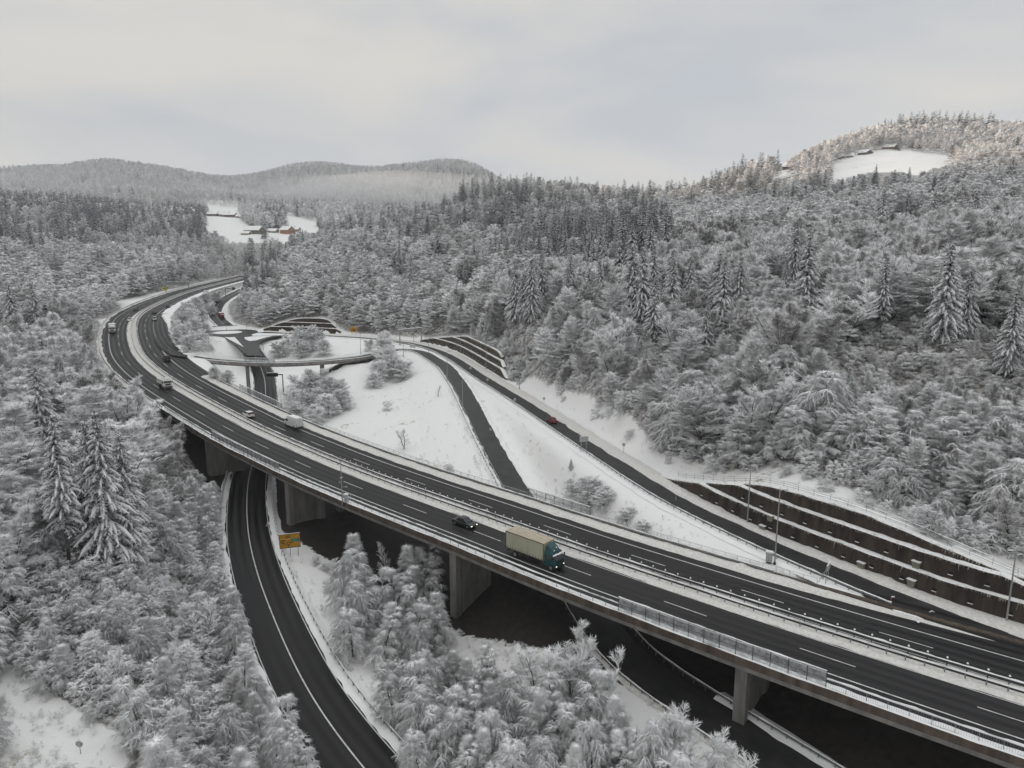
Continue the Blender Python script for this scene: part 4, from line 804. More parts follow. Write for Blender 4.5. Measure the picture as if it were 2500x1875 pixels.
# low detail crowns for woods more than about 350 m off
for i in range(4): variant('farleaf%d'%i,broadleaf,BARK,[TWIG if i<3 else TWIGD],seed=150+i,H=14,spread=4.6,n1=22,n2=7,n3=5,n4=0,droop=.2,shape='round' if i%2 else 'vase',tw=.16,tl=1.1,upright=.95)
for i in range(2): variant('farspruce%d'%i,spruce,BARK,[NEEDLED,PAD],seed=170+i,H=22,Rb=5.0,wh=1.3,nb=6,n2=5,n3=0,tw=.26,pads=False,bare=.05,irr=.35)
for i in range(2): variant('tinyleaf%d'%i,broadleaf,BARK,[TWIG],seed=190+i,H=14,spread=4.8,n1=14,n2=5,n3=3,n4=0,droop=.2,shape='round',tw=.4,tl=1.7,upright=.95)
variant('tinyspruce0',spruce,BARK,[NEEDLED,PAD],seed=199,H=22,Rb=5.2,wh=2.2,nb=6,n2=3,n3=0,tw=.6,pads=False,bare=.05)
variant('shoot0',broadleaf,BARK,[TWIG],seed=210,H=1.2,spread=.4,n1=8,n2=4,n3=2,n4=0,droop=.1,shape='cone',tw=.02,tl=.2,upright=1.0)
TREES=[0]
def tree(key,loc,H,rz=None,wide=1.0,label=None,group=None,cat='tree',name=None,rng=random):
    t,c,h0,r0=VAR[key]; s=H/h0; rz=rng.random()*6.28 if rz is None else rz
    e=D.objects.new(name or ('spruce_tree' if 'spruce' in key else 'broadleaf_tree'),None); COL.objects.link(e); e.location=loc; e.rotation_euler=(0,0,rz); e.scale=(s*wide,s*wide,s)
    a=D.objects.new('trunk',t); COL.objects.link(a); a.parent=e; b=D.objects.new('crown',c); COL.objects.link(b); b.parent=e
    tag(e,label,cat,group); TREES[0]+=1; return e
# ---- trees placed one by one where the photograph shows them
def by_top(px,py,Hm,y0=40,y1=1100):
    d=ray(px,py); Y=np.geomspace(y0,y1,700); k=Y/d[1]; P=np.stack([d[0]*k,Y,CAMZ+d[2]*k],1); g=ground(P[:,:2])+Hm; m=P[:,2]<g; gap=P[:,2]-g
    if not m.any():
        gap=np.where(Y>250,gap,99); i=int(np.argmin(gap))
        if gap[i]>14: return None
    else: i=int(np.argmax(m)); q=P[i].copy(); q[2]=gz(q[0],q[1])-.15; return q
HERO=[]
def hero(t,x,y,Hm,key,label,wide=1.0,cat='tree',name=None,rz=None,y0=40):
    px,py=TT(t,x,y); q=by_top(px,py,Hm,y0=y0)
    if q is None: print('no place',label); return
    e=tree(key,tuple(q),Hm,rz,wide,label,None,cat,name,rng=HR_); HERO.append((q[0],q[1],Hm*.13 if 'spruce' in key else Hm*.2)); return e
HR_=random.Random(11)
R_SP='on the right hillside'
for t,x,y,Hm,k,lab,w in [
 ('a2',830,850,25,'spruce1','largest snow hung spruce standing alone among frosted broadleafs mid slope on the right',1.0),
 ('a2',745,770,23,'spruce3','dark spruce just behind and left of the largest snow hung spruce on the right slope',.8),
 ('a2',680,1010,14,'spruce2','small snowy spruce at the left foot of the largest spruce on the right slope',1.0),
 ('a2',1310,560,24,'spruced1','broad dark spruce below the snowy meadow at the upper right',1.15),
 ('a2',1465,575,16,'spruced2','narrow dark spruce right of the broad spruce below the upper meadow',.8),
 ('a2',1330,1000,20,'spruce0','slender spruce with thick snow pads right of the largest spruce',.9),
 ('a2',1750,930,22,'spruce2','wide dark spruce in the dense wood at the right edge',1.1),
 ('a2',1880,1060,16,'spruce3','snowy spruce beside the wide dark spruce at the right edge',.9),
 ('a2',2170,1230,18,'spruce1','tall dark spruce cut by the right edge of the picture',1.0),
 ('a2',165,1290,15,'spruce3','lone snow laden spruce above the side road in the middle of the slope',.95),
 ('a2',600,500,20,'spruced1','broad spruce on the skyline left of the upper meadow',1.1),('a2',430,560,16,'spruced2','pointed spruce near the hill crest left of the upper meadow',.9),('a2',540,520,18,'spruced1','spruce touching the left side of the broad skyline spruce',.9),
 ('a2',720,510,20,'spruced0','narrow spruce right of the broad skyline spruce',.8),('a2',150,490,19,'spruced1','leftmost big spruce of the skyline row on the right hill',1.1),('a2',60,560,17,'spruced2','spruce at the left end of the skyline row on the right hill',.9),
 ('a2',930,430,19,'spruced1','spruce in front of the left end of the upper snowy meadow',.9),('a2',880,450,17,'spruced2','shorter spruce in the pair before the upper meadow',.9),('a2',1260,400,20,'spruced0','spruce whose tip overlaps the lower edge of the upper meadow',.9),
 ('a2',2150,350,18,'spruced1','dark spruce standing on the right end of the upper meadow',1.0),('a2',1475,420,16,'spruced2','small spruce under the middle of the upper meadow',.9),('a2',1640,460,17,'spruced0','thin spruce low in the wood below the right half of the meadow',.8),('a2',1620,560,12,'spruce0','small snow capped spruce below the thin one under the meadow',.9),
 ('a1',1130,790,23,'spruce3','left dark spruce of the big group above the brown three step wall',1.0),('a1',1235,760,24,'spruce2','tallest dark spruce of the group above the brown three step wall',1.0),('a1',1180,850,20,'spruce1','shorter spruce inside the group above the brown three step wall',.9),('a1',1300,690,20,'spruced1','spruce at the right end of the group above the brown wall',1.0),
 ('a1',1960,670,25,'spruce3','left dark spruce of the tall trio in the centre of the slope',1.0),('a1',2030,660,22,'spruce2','middle dark spruce of the tall trio in the centre of the slope',1.0),('a1',2040,860,20,'spruce1','front dark spruce of the tall trio in the centre of the slope',1.05),
 ('a1',800,760,16,'spruce0','single spruce with big snow pads above the roundabout wood',.9),('a1',450,720,20,'spruce3','tall spruce on the slope above the far end of the side road',1.0),('a1',375,650,20,'spruce2','spruce left of the tall one above the far end of the side road',.9),('a1',625,550,20,'spruced1','very bushy wide spruce on the middle slope',1.3),
 ('a1',1020,750,12,'spruce1','little spruce left of the group above the brown wall',.9),('a1',605,920,10,'spruce3','small spruce low on the slope above the roundabout',.9),('a1',115,500,17,'spruced1','spruce near the left end of the middle ridge',1.0),
 ('a1',250,330,17,'spruced0','spruce on the left shoulder of the middle ridge',1.0),('a1',340,320,15,'spruced2','spruce right of the one on the left shoulder of the middle ridge',.9),('a1',610,320,19,'spruced1','broad spruce on the skyline of the middle ridge',1.2),('a1',790,230,22,'spruced0','tall spruce cluster tree at the step in the middle ridge',1.1),('a1',850,225,21,'spruced1','second spruce of the cluster at the step in the middle ridge',1.1),('a1',1030,210,17,'spruced2','spruce right of the step in the middle ridge skyline',1.0),
 ('a1',1165,420,14,'spruced1','pale topped spruce in the upper middle slope',.9),('a1',1700,420,18,'spruced1','spruce high in the middle of the wood right of the ridge top',1.0),('a1',1520,480,18,'spruced2','spruce in the upper middle wood below the ridge top',1.0),
 ('a0',50,895,25,'spruce1','big snow hung spruce at the left edge beside the motorway slope',1.05),('a0',200,900,22,'spruce3','second big spruce at the left edge right of the biggest one',1.0),('a0',630,680,16,'spruce2','dark spruce standing in frosted broadleafs on the left hill',1.1),('a0',780,700,14,'spruced1','thin dark spruce right of the one on the left hill',.8),
 ('a0',350,700,15,'spruce3','spruce above the edge of the left hill wood',1.0),('a0',1320,490,19,'spruced1','rightmost spruce of the dark row on the left hill crest',1.0),('a0',1060,490,19,'spruced0','spruce in the middle of the dark row on the left hill crest',1.0),('a0',985,500,18,'spruced2','spruce left of centre in the dark row on the left hill crest',.9),('a0',840,450,20,'spruced1','leftmost tall spruce of the dark row on the left hill crest',1.1),
 ('a0',1700,655,19,'spruce3','dark spruce where the motorway disappears behind the wood',1.0),('a0',1850,640,19,'spruce2','snowy spruce right of the one where the motorway disappears',1.0),('a0',1750,650,15,'spruced1','spruce between the two above the vanishing motorway',.9),('a0',1960,560,18,'spruced1','spruce below the orange house on the near slope',1.1),('a0',2070,515,15,'spruced2','pointed spruce right of the orange house',.9),('a0',2130,590,12,'spruced1','small spruce low on the slope right of the orange house',1.0),
 ('t0',220,110,21,'spruce3','broad snowy spruce at the left above the three foreground spruces',1.1),('t0',330,425,24,'spruce0','left foreground spruce with long bare snowy trunk',.95),('t0',540,470,23,'spruce0','middle foreground spruce with drooping white boughs',1.0),('t0',610,420,25,'spruce2','spruce close behind the middle foreground spruce',.95),('t0',765,540,21,'spruce1','right foreground spruce beside the frosted birches',.95),('t0',790,850,15,'spruce2','lower foreground spruce with heavy boughs hanging to the right',1.15),
 ('t2',1290,275,6.5,'spruce3','small fir thick with snow at the right above the handrail',1.3),('t2',1090,130,9,'spruce2','rounded snow covered fir left of the small fir above the handrail',1.4),('t2',1840,250,10,'spruce1','snow covered fir leaning out of the thicket above the handrail',1.0),('t2',870,240,7,'spruce3','stubby snow covered fir at the left above the handrail',1.5),
 ('t1',1490,725,2.6,'spruce3','tiny fir on the snowy wedge behind the far motorway railing',1.3),('t1',1795,285,4.2,'spruce2','little snow covered fir at the wood edge above the side road',1.3)]: hero(t,x,y,Hm,k,lab,w)
# trees on the island between the valley road and the viaduct
PLC=['left','centre','right']
isl=[(95,140,12,'near1'),(440,185,12,'near1'),(585,240,11,'near3'),(200,330,11,'near0'),(30,230,11.5,'near2'),(330,340,11,'near3'),(520,480,10.5,'near0'),(620,520,10,'near1'),(130,430,10.5,'near2'),(430,570,10,'near0'),(250,620,9.5,'near3'),(60,560,9.5,'near0'),
 (690,880,8,'near1'),(905,900,7,'near3'),(1010,945,6.5,'near3'),(560,900,9,'near2'),(430,990,9,'near0'),(780,940,7.5,'near1'),(330,1000,8,'near0'),(650,1090,8.5,'near0'),
 (1265,800,9.5,'fan1'),(1365,800,9.5,'fan0'),(1490,780,10,'fan1'),(1600,745,10.5,'fan0'),(1690,890,9.5,'fan1'),(1180,1140,9,'near0'),(960,1110,9,'near1'),(1100,1060,8.5,'near2'),(1450,1130,9.5,'near3'),(1560,1010,9.5,'near0'),(1350,1010,8.5,'near2'),(1820,1160,9,'near1'),(540,1110,8,'near2'),
 (760,1190,9,'near0'),(870,1150,9,'near3'),(640,1310,8.5,'near0'),(1480,1500,8,'near1'),(1350,1260,9,'near0'),(1650,1370,9,'near2'),(1760,1570,7,'near3'),(1240,1190,9,'near1'),(2140,1200,9,'fan0'),(2080,1300,9,'near0'),(1980,1340,9,'near2'),(500,1340,7.5,'near0'),(1000,1300,9,'near2'),(1120,1380,9,'near0'),(880,1400,8.5,'near1'),
 (1550,1280,9,'near0'),(1900,1480,8.5,'near3'),(2090,1480,8.5,'near0'),(1300,1480,8,'near2'),(1000,1540,7.5,'near0'),(740,1500,7.5,'near3'),(2230,1330,8.5,'fan1'),(2330,1560,7.5,'near0'),(2540,1400,8.5,'fan1'),(2440,1520,8,'fan0')]
for i,(x,y,Hm,k) in enumerate(isl):
    px,py=TT('t4',x,y); row='front' if py>1680 else ('middle' if py>1560 else 'back'); colm='leftmost' if px<960 else ('left' if px<1120 else ('centre' if px<1350 else ('right' if px<1600 else 'rightmost')))
    lab='%s frosted tree, %s row of the viaduct clump, %s part'%({'near0':'round drooping','near1':'cone shaped','near2':'wide weeping','near3':'slim','fan0':'spiky fan shaped','fan1':'spreading fan shaped'}[k],row,colm)
    e=hero('t4',x,y,Hm,k,lab,wide=1.05,rz=HR_.random()*6.28,y0=45)
    if e: e['group']='frosted trees in the clump between the valley road and the viaduct'
hero('t4',290,190,8.5,'sapling1','thin upright sapling in front of the dark gap under the viaduct',.7); 
# clumps in the open snow by the roundabout and the ramp bridge
for t,x,y,Hm,k,lab,w in [('c7',1290,400,13,'dome1','round topped frosted tree in the middle of the clump behind the ramp bridge',1.15),('c7',1150,470,10,'dome2','left tree of the frosted clump behind the ramp bridge',1.15),('c7',1420,440,10.5,'dome0','right tree of the frosted clump behind the ramp bridge',1.15),('c7',1010,580,8,'dome1','low tree at the left end of the clump behind the ramp bridge',1.15),('c7',1500,560,8,'dome2','low tree at the right end of the clump behind the ramp bridge',1.15),('c7',1250,560,9,'dome0','front tree of the frosted clump behind the ramp bridge',1.15),
 ('c7',1250,930,10,'dome1','left tree of the big clump between the ramp bridge and the motorway',1.2),('c7',1440,870,10.5,'dome2','tallest tree of the big clump between the ramp bridge and the motorway',1.2),('c7',1600,960,10,'dome0','right tree of the big clump between the ramp bridge and the motorway',1.2),('c7',1350,1080,9,'dome1','middle tree of the big clump close to the motorway railing',1.2),('c7',1150,1080,8,'dome2','tree of the big clump nearest the road under the ramp bridge',1.1),('c7',1550,1130,8.5,'dome0','front right tree of the big clump close to the motorway railing',1.2),('c7',1200,1230,7,'dome1','low front tree of the big clump behind the white van',1.3),('c7',1400,1270,6.5,'dome2','lowest front tree of the big clump right of the white van',1.3),('c7',1700,1080,8,'dome0','outermost right tree of the big clump beside the open snow',1.15),
 ('c8',170,250,13,'dome1','tallest tree of the clump at the end of the ramp bridge',.9),('c8',250,500,9,'dome1','middle tree of the clump at the end of the ramp bridge',1.1),('c8',370,560,8,'dome2','rounded tree at the right side of the clump by the ramp bridge',1.2),('c8',110,560,8.5,'dome0','left tree of the clump at the end of the ramp bridge',1.1),('c8',50,680,6.5,'dome1','low bushy tree at the lower left of the clump by the ramp bridge',1.2),('c8',180,400,10,'dome2','back tree of the clump at the end of the ramp bridge',1.0),('c7',1990,560,6,'dome2','small neat tree standing alone near the end of the ramp bridge',1.0),
 ('c8',745,830,4.2,'sapling0','thin spiky sapling alone on the snow left of the ramp road',1.2),('c8',370,1280,6.5,'sapling1','bare slim sapling group on the open meadow behind the motorway',1.3),('c8',200,1010,3.4,'bush0','frosted bush on the meadow below the clump by the ramp bridge',1.0),
 ('t1',1620,820,6,'dome0','frosted tree on the snowy wedge behind the mesh screen',1.2),('t1',1510,850,5,'dome1','left frosted bush tree on the snowy wedge behind the mesh screen',1.2),('t1',1700,900,4.6,'dome2','right frosted bush tree on the snowy wedge behind the mesh screen',1.3),('t1',1600,940,3.6,'bush1','low wide bush in front of the frosted tree on the snowy wedge',1.5),('t1',1850,1040,2.8,'bush2','bush further right on the snowy wedge near the railing',1.5),('t1',1960,1130,2.2,'bush0','lowest bush on the snowy wedge near the railing',1.4),('t1',690,745,2.4,'bush1','small bush just behind the far railing left of the ramp road',1.3),
 ('c7',330,850,4.5,'dome2','frosted bush tree below the ramp bridge near its start',1.1),('c7',450,900,4,'dome0','frosted bush tree under the ramp bridge right of its start',1.5)]: 
    hero(t,x,y,Hm,k,lab,w,cat='bush' if 'bush' in k else 'tree',name='bush' if 'bush' in k else None)
for i,(x,y,Hm) in enumerate([(1050,430,8),(1000,520,7.5),(1150,370,8),(1250,330,8),(1360,300,8),(930,610,6),(1010,640,7),(1110,590,8),(960,720,6.5),(1060,760,7),(1160,720,8),(920,680,5.5),(1240,640,7.5),(1200,520,8),(1290,430,8),(1100,480,8)]):
    e=hero('c6',x,y,Hm,'dome%d'%(i%3),'frosted bushy tree in the belt between the motorway bend and the roundabout',1.1,rz=i*1.7)
    if e: e['group']='frosted trees between the motorway bend and the roundabout'
for i,s_ in enumerate(np.arange(120,345,4.6)):
    p,n=at_s(U,s_); o=6.6+HR_.random()*1.6; x,y=p[0]+n[0]*o,p[1]+n[1]*o; Hm=HR_.uniform(5.5,8.5); px_,py_,_=proj(np.array([[x,y,p[2]+3]])); 
    if py_[0]<1150 or py_[0]>2050 or _near(np.array([[x,y]]),VC,40)[0][0]<17: continue
    e=tree('near%d'%HR_.randint(0,4),(x,y,gz(x,y)-.1),Hm,HR_.random()*6,1.0,'frosted tree leaning over the left edge of the valley road, %s'%('nearest the camera' if py_[0]>1750 else ('opposite the clump' if py_[0]>1500 else ('opposite the yellow sign' if py_[0]>1280 else 'beside the viaduct'))),'trees along the left edge of the valley road')
    HERO.append((x,y,1.2))

# ---- scattered wood
rng=np.random.RandomState(77)
def scatter(n,rmin,rmax,dens_pow=1.0,amax=46,minsp=lambda r:4.5):
    # jittered polar-ish candidate set with roughly even ground spacing
    out=[]; 
    gx=None
    return out
def grid_pts(x0,x1,y0,y1,sp): 
    X,Y=np.meshgrid(np.arange(x0,x1,sp),np.arange(y0,y1,sp)); P=np.c_[X.ravel(),Y.ravel()]; return P+rng.uniform(-.48,.48,P.shape)*sp
def sp_at(P): r=np.hypot(P[:,0],P[:,1]); return r
cand=[]
for (r0,r1,sp) in ((28,150,5.0),(150,330,6.6),(330,620,7.2),(620,1150,8.0),(1150,2900,13.0)):
    P=grid_pts(-r1*.86,r1*.86,0,r1,sp); r=np.hypot(P[:,0],P[:,1]); a=np.abs(np.degrees(np.arctan2(P[:,0],P[:,1]))); lim=np.where(r<150,48,42); P=P[(r>=r0)&(r<r1)&(a<lim)]; cand.append(np.c_[P,np.full(len(P),sp)])
cand=np.concatenate(cand); G,WM=ground(cand[:,:2],True)
P3=np.c_[cand[:,:2],G]; px,py,dep=proj(P3); rr=np.hypot(P3[:,0],P3[:,1])
# species: spruce stands are clumpy; low-frequency noise plus hand-placed stands
def lf(P,s,o): return np.sin(P[:,0]/s+o)+np.sin(P[:,1]/(s*1.3)+o*2.1)+np.sin((P[:,0]+P[:,1])/(s*.7)+o*.7)
spr=(lf(P3,31,1.0)+lf(P3,13,2.3)*.6)>2.35
def stand(cx,cy,rx,ry,p): 
    q=((px-cx)/rx)**2+((py-cy)/ry)**2<1; return q&(rng.rand(len(px))<p)
spr=np.where(rr<330,spr&(rng.rand(len(px))<.3),spr&(rng.rand(len(px))<.8))
for s_ in ((100,560,260,75,.55),(330,560,190,60,.45),(480,560,60,45,.6),(1450,640,200,70,.75),(1250,470,260,40,.35),(1100,470,90,50,.5),(1000,560,160,60,.35),(1400,560,220,60,.5),(1750,480,180,35,.55),(2120,300,420,40,.45),(1560,480,60,40,.6),(700,560,90,50,.25),(640,640,60,50,.55),(1200,560,150,50,.45)): spr|=stand(*s_)
h=np.where(spr,rng.uniform(15,24,len(px)),rng.uniform(11,17.5,len(px)))
h=np.where((px>1200)&(rr<420)&~spr,rng.uniform(11,18.5,len(px)),h); h=np.where((px>1200)&(rr<420)&spr,rng.uniform(18,27,len(px)),h)
h=np.where((rr<170)&(px<1200),np.where(spr,h*.9,rng.uniform(10,15,len(px))),h); h=np.where((rr<150)&(px>1200),rng.uniform(6,11,len(px)),h); h=np.where(rr>1150,h*.95,h)
h=np.where(WM>.02,h*.6,h); h=np.where((py>1560)&(px<330),h*.6,h)
cr=np.where(spr,.15,.30)*h
ok=WM<np.where(rr<210,.8,.6)
island=(P3[:,1]<178)&(px>600)&(px<2100)&(py>1180)
ok&=~island
clear=np.zeros(len(px),bool)
for k_,(dx,dz) in enumerate(((0,0),(0,.98),(.55,.5),(-.55,.5),(.35,.85),(-.35,.85))):
    qx,qy,qd=proj(np.c_[P3[:,0]+dx*cr,P3[:,1],P3[:,2]+dz*h]); clear|=in_open(qx,qy)&(rr<1100)
    clear|=(inpoly(qx,qy,OPEN_VALLEY)&(rr<1200)) 
clear|=inpoly(px,py,OPEN_VALLEY)|inpoly(px,py,OPEN_MEADOW)|inpoly(px,py,OPEN_MEADOW2)
ok&=~clear
_o,_z,_s=_near(P3[:,:2],cut(MW,484,734),40); ok&=_o>14.0; h=np.where((_o<20),np.minimum(h,np.maximum(_z-P3[:,2]+1.0,2.5)),h)
HA=np.array(HERO)
for (hx,hy,hr_) in HA:
    ok&=((P3[:,0]-hx)**2+(P3[:,1]-hy)**2)>(max(hr_*1.0,4.0) if hr_>2.2 else hr_*.8)**2
    if hr_>1.9:     # keep the trees standing just in front of a noted tree low
        d0=math.hypot(hx,hy); ux,uy=hx/d0,hy/d0; al=(P3[:,0]*ux+P3[:,1]*uy)-d0; ac=np.abs(P3[:,0]*uy-P3[:,1]*ux); m_=(al<0)&(al>-45)&(ac<6.0); h=np.where(m_,np.minimum(h,3.5+.16*np.abs(al)),h)
# thin the slope right of the side road near the camera, keep off-frame trees few
ok&=~(spr&(rr>420)&(rng.rand(len(px))<.35))
ok&=(px>-260)&(px<2760)&(py<2150)&(py>100)
P3=P3[ok];h=h[ok];spr=spr[ok];rr=rr[ok];px=px[ok];py=py[ok];dep=dep[ok]
size=h*F/dep; infr=(px>-40)&(px<2540)&(py<1960)
order=np.argsort(-size*infr)
ind=[];ns=nb_=0; rest=np.ones(len(h),bool)
for i in order:
    if not infr[i]: break
    if spr[i]:
        if ns<225: ns+=1; ind.append(i); rest[i]=False
    elif nb_<245: nb_+=1; ind.append(i); rest[i]=False
    if ns>=225 and nb_>=245: break
def zone(x,y,r):
    if x<620:
        if y>1400: return 'near the lower left snow meadow' if x<330 else 'by the valley road, lower left'
        if y>1150: return 'around the three foreground spruces' if x<330 else 'left of the viaduct end'
        if y>900: return 'above the foreground spruces' if x<250 else 'left of the near carriageway'
        if y>720: return 'on the left slope by the bend' if x>150 else 'at the left edge'
        return 'on the far left hillside' if x<300 else 'above the distant motorway'
    if x<1000: return 'behind the roundabout' if y>700 else ('high behind the roundabout' if y>600 else 'on the left shoulder of the ridge')
    if x<1300: return 'above the brown three step wall' if y>700 else ('halfway up above the brown wall' if y>560 else 'below the middle ridge')
    if x<1650: return 'along the snow right of the side road' if y>850 else ('in the middle of the hillside' if y>640 else 'high on the middle hillside')
    if x<2050: return 'above the left of the long wall' if y>950 else ('in the centre of the right hillside' if y>680 else 'below the skyline spruces')
    return 'above the right of the long wall' if y>1000 else ('at the right edge, mid slope' if y>680 else 'below the upper meadow')
SHAPE={'near0':'drooping round','near1':'drooping conical','near2':'weeping wide','near3':'narrow weeping','near4':'soft round','mid0':'fan topped','mid1':'broad round','mid2':'upright','mid3':'round drooping','mid4':'darker','mid5':'conical','fan0':'spiky open','fan1':'spiky spreading','spruce0':'long trunked','spruce1':'full','spruce2':'wide','spruce3':'broadest','spruced0':'dark bare','spruced1':'dark snowy','spruced2':'dark dense'}
random.seed(5)
for i in ind:
    s=h[i]; z_=zone(px[i],py[i],rr[i])
    tall='tall' if (s>19 if spr[i] else s>12) else ('small' if (s<12 if spr[i] else s<8) else 'medium')
    if spr[i]:
        k='spruce%d'%random.randint(0,3) if rr[i]<330 else 'spruced%d'%random.randint(0,2); lab='%s %s spruce %s'%(tall,SHAPE[k],z_)
    else:
        k=('near%d'%random.randint(0,4)) if (rr[i]<150 or (px[i]>1500 and py[i]>950)) and random.random()<.6 else 'mid%d'%random.randint(0,5)
        if random.random()<.08: k='fan%d'%random.randint(0,1)
        lab='%s %s frosted broadleaf %s'%(tall,SHAPE[k],z_)
    tree(k,tuple(P3[i]-[0,0,.2]),s,None,1.0 if spr[i] or rr[i]<120 else 1.35,label=lab,group=('spruces ' if spr[i] else 'frosted broadleaf trees ')+z_)
# everything else in the woods: two uncountable masses built with instances
def forest(name,idx,keys,wt,label,wide_=1.0):
    pts=P3[idx]-[0,0,.3]; n=len(pts); me=D.meshes.new(name); me.vertices.add(n); me.vertices.foreach_set('co',pts.astype(np.float32).ravel())
    r2=np.random.RandomState(len(name)); a=me.attributes.new('var','INT','POINT'); a.data.foreach_set('value',wt(rr[idx],r2).astype(np.int32))
    hs=np.array([VAR[k][2] for k in keys]); vv=wt(rr[idx],np.random.RandomState(len(name))).astype(int); a=me.attributes.new('scl','FLOAT','POINT'); a.data.foreach_set('value',(h[idx]/hs[vv]).astype(np.float32))
    a=me.attributes.new('rot','FLOAT','POINT'); a.data.foreach_set('value',(r2.rand(n)*6.28).astype(np.float32)); a=me.attributes.new('wid','FLOAT','POINT'); a.data.foreach_set('value',(h[idx]/hs[vv]*np.where((rr[idx]<650)&(h[idx]>6),wide_,1.0)*(.85+.3*r2.rand(n))).astype(np.float32))
    o=D.objects.new(name,me); link(o); tag(o,label,None,None,'stuff')
    g=D.node_groups.new(name+'_nodes','GeometryNodeTree'); g.interface.new_socket('Geometry',in_out='INPUT',socket_type='NodeSocketGeometry'); g.interface.new_socket('Geometry',in_out='OUTPUT',socket_type='NodeSocketGeometry')
    N=g.nodes;L=g.links; gi=N.new('NodeGroupInput'); go=N.new('NodeGroupOutput'); j=N.new('GeometryNodeJoinGeometry')
    def attr(nm,ty): q=N.new('GeometryNodeInputNamedAttribute'); q.data_type=ty; q.inputs['Name'].default_value=nm; return [s for s in q.outputs if s.enabled and s.name=='Attribute'][0]
    va,sc_,ro,wi=attr('var','INT'),attr('scl','FLOAT'),attr('rot','FLOAT'),attr('wid','FLOAT'); cs=N.new('ShaderNodeCombineXYZ'); L.new(wi,cs.inputs['X']); L.new(wi,cs.inputs['Y']); L.new(sc_,cs.inputs['Z']); cx=N.new('ShaderNodeCombineXYZ'); L.new(ro,cx.inputs['Z'])
    for q,k in enumerate(keys):
        src=D.objects.new(k+'_source',VAR[k][1]); oi=N.new('GeometryNodeObjectInfo'); oi.inputs['Object'].default_value=src; oi.inputs['As Instance'].default_value=True
        cmp_=N.new('FunctionNodeCompare'); cmp_.data_type='INT'; cmp_.operation='EQUAL'; A_=[s for s in cmp_.inputs if s.enabled and s.name=='A'][0]; B_=[s for s in cmp_.inputs if s.enabled and s.name=='B'][0]; L.new(va,A_); B_.default_value=q
        ip=N.new('GeometryNodeInstanceOnPoints'); L.new(gi.outputs[0],ip.inputs['Points']); L.new(cmp_.outputs[0],ip.inputs['Selection']); L.new(oi.outputs['Geometry'],ip.inputs['Instance']); L.new(cx.outputs[0],ip.inputs['Rotation']); L.new(cs.outputs[0],ip.inputs['Scale']); L.new(ip.outputs[0],j.inputs[0])
    L.new(j.outputs[0],go.inputs[0]); md=o.modifiers.new('instances','NODES'); md.node_group=g; return o
lf_i=np.nonzero(rest&~spr)[0]; sp_i=np.nonzero(rest&spr)[0]
KL=['mid0','mid1','mid4','farleaf0','farleaf1','farleaf2','farleaf3','tinyleaf0','tinyleaf1','near1','near2']
def wl(r,g): 
    a=np.where(r<150,9+g.randint(0,2,len(r)),g.randint(0,3,len(r))); b=3+g.randint(0,4,len(r)); c=7+g.randint(0,2,len(r)); return np.where(r<360,a,np.where(r<900,b,c))
forest('broadleaf_wood',lf_i,KL,wl,'frosted bare broadleaf wood covering the hillsides',1.35)
KS=['spruced1','spruced2','farspruce0','farspruce1','tinyspruce0']
def wsx(r,g): a=g.randint(0,2,len(r)); b=2+g.randint(0,2,len(r)); return np.where(r<420,a,np.where(r<1000,b,4))
forest('spruce_wood',sp_i,KS,wsx,'dark spruce wood scattered over the hillsides',1.3)
print('trees',TREES[0],'stuff',len(lf_i),len(sp_i),'cand',len(cand))

# ---- undergrowth: frosted shrubs along the wood edges
rng=np.random.RandomState(91); c=[]
for (r0,r1,sp) in ((25,140,2.5),(140,300,3.6)):
    P=grid_pts(-r1*.86,r1*.86,0,r1,sp); r=np.hypot(P[:,0],P[:,1]); a=np.abs(np.degrees(np.arctan2(P[:,0],P[:,1]))); c.append(P[(r>=r0)&(r<r1)&(a<47)])
c=np.concatenate(c); G,WM=ground(c,True); Q=np.c_[c,G]; px,py,dep=proj(Q); rr=np.hypot(Q[:,0],Q[:,1]); h=rng.uniform(1.8,4.6,len(c)); _o,_z,_s=_near(Q[:,:2],VC,40); ok=(_o>15.5)&(WM<.9)&(px>-100)&(px<2600)&(py<2050)
cl=np.zeros(len(c),bool)
for dx,dz in ((0,.1),(0,.9),(.4,.5),(-.4,.5)): qx,qy,_=proj(np.c_[Q[:,0]+dx*h,Q[:,1],Q[:,2]+dz*h]); cl|=in_open(qx,qy)
isz=inpoly(px,py,[(735,1300),(830,1330),(1080,1440),(1105,1560),(1150,1640),(1240,1660),(1320,1600),(1480,1620),(1640,1760),(1760,1875),(1090,1890),(1044,1826),(927,1721),(829,1563),(757,1401)])&(rng.rand(len(c))<.6)
for pe in ([(1250,930),(1341,940),(1436,972),(1530,1014),(1600,1085),(1666,1116),(1650,1136),(1580,1118),(1500,1056),(1420,1008),(1330,972),(1262,956)],[(1840,1140),(1930,1120),(1967,1155),(2099,1200),(2212,1260),(2306,1305),(2419,1345),(2500,1372),(2500,1392),(2410,1368),(2290,1328),(2190,1276),(2090,1226),(1960,1182),(1860,1160)],[(735,1300),(760,1330),(800,1420),(860,1540),(930,1650),(1000,1740),(960,1735),(880,1640),(810,1520),(760,1420)]): isz|=inpoly(px,py,pe)&(rng.rand(len(c))<.42)
ok&=(~cl)|isz; Q=Q[ok];h=h[ok];rr=rr[ok];px=px[ok];py=py[ok];dep=dep[ok]
h=np.where(isz[ok],h*.7,h)
sz=h*F/dep; o_=np.argsort(-sz)[:110]; rest=np.ones(len(h),bool); rest[o_]=False; spr=np.zeros(len(h),bool); P3=Q
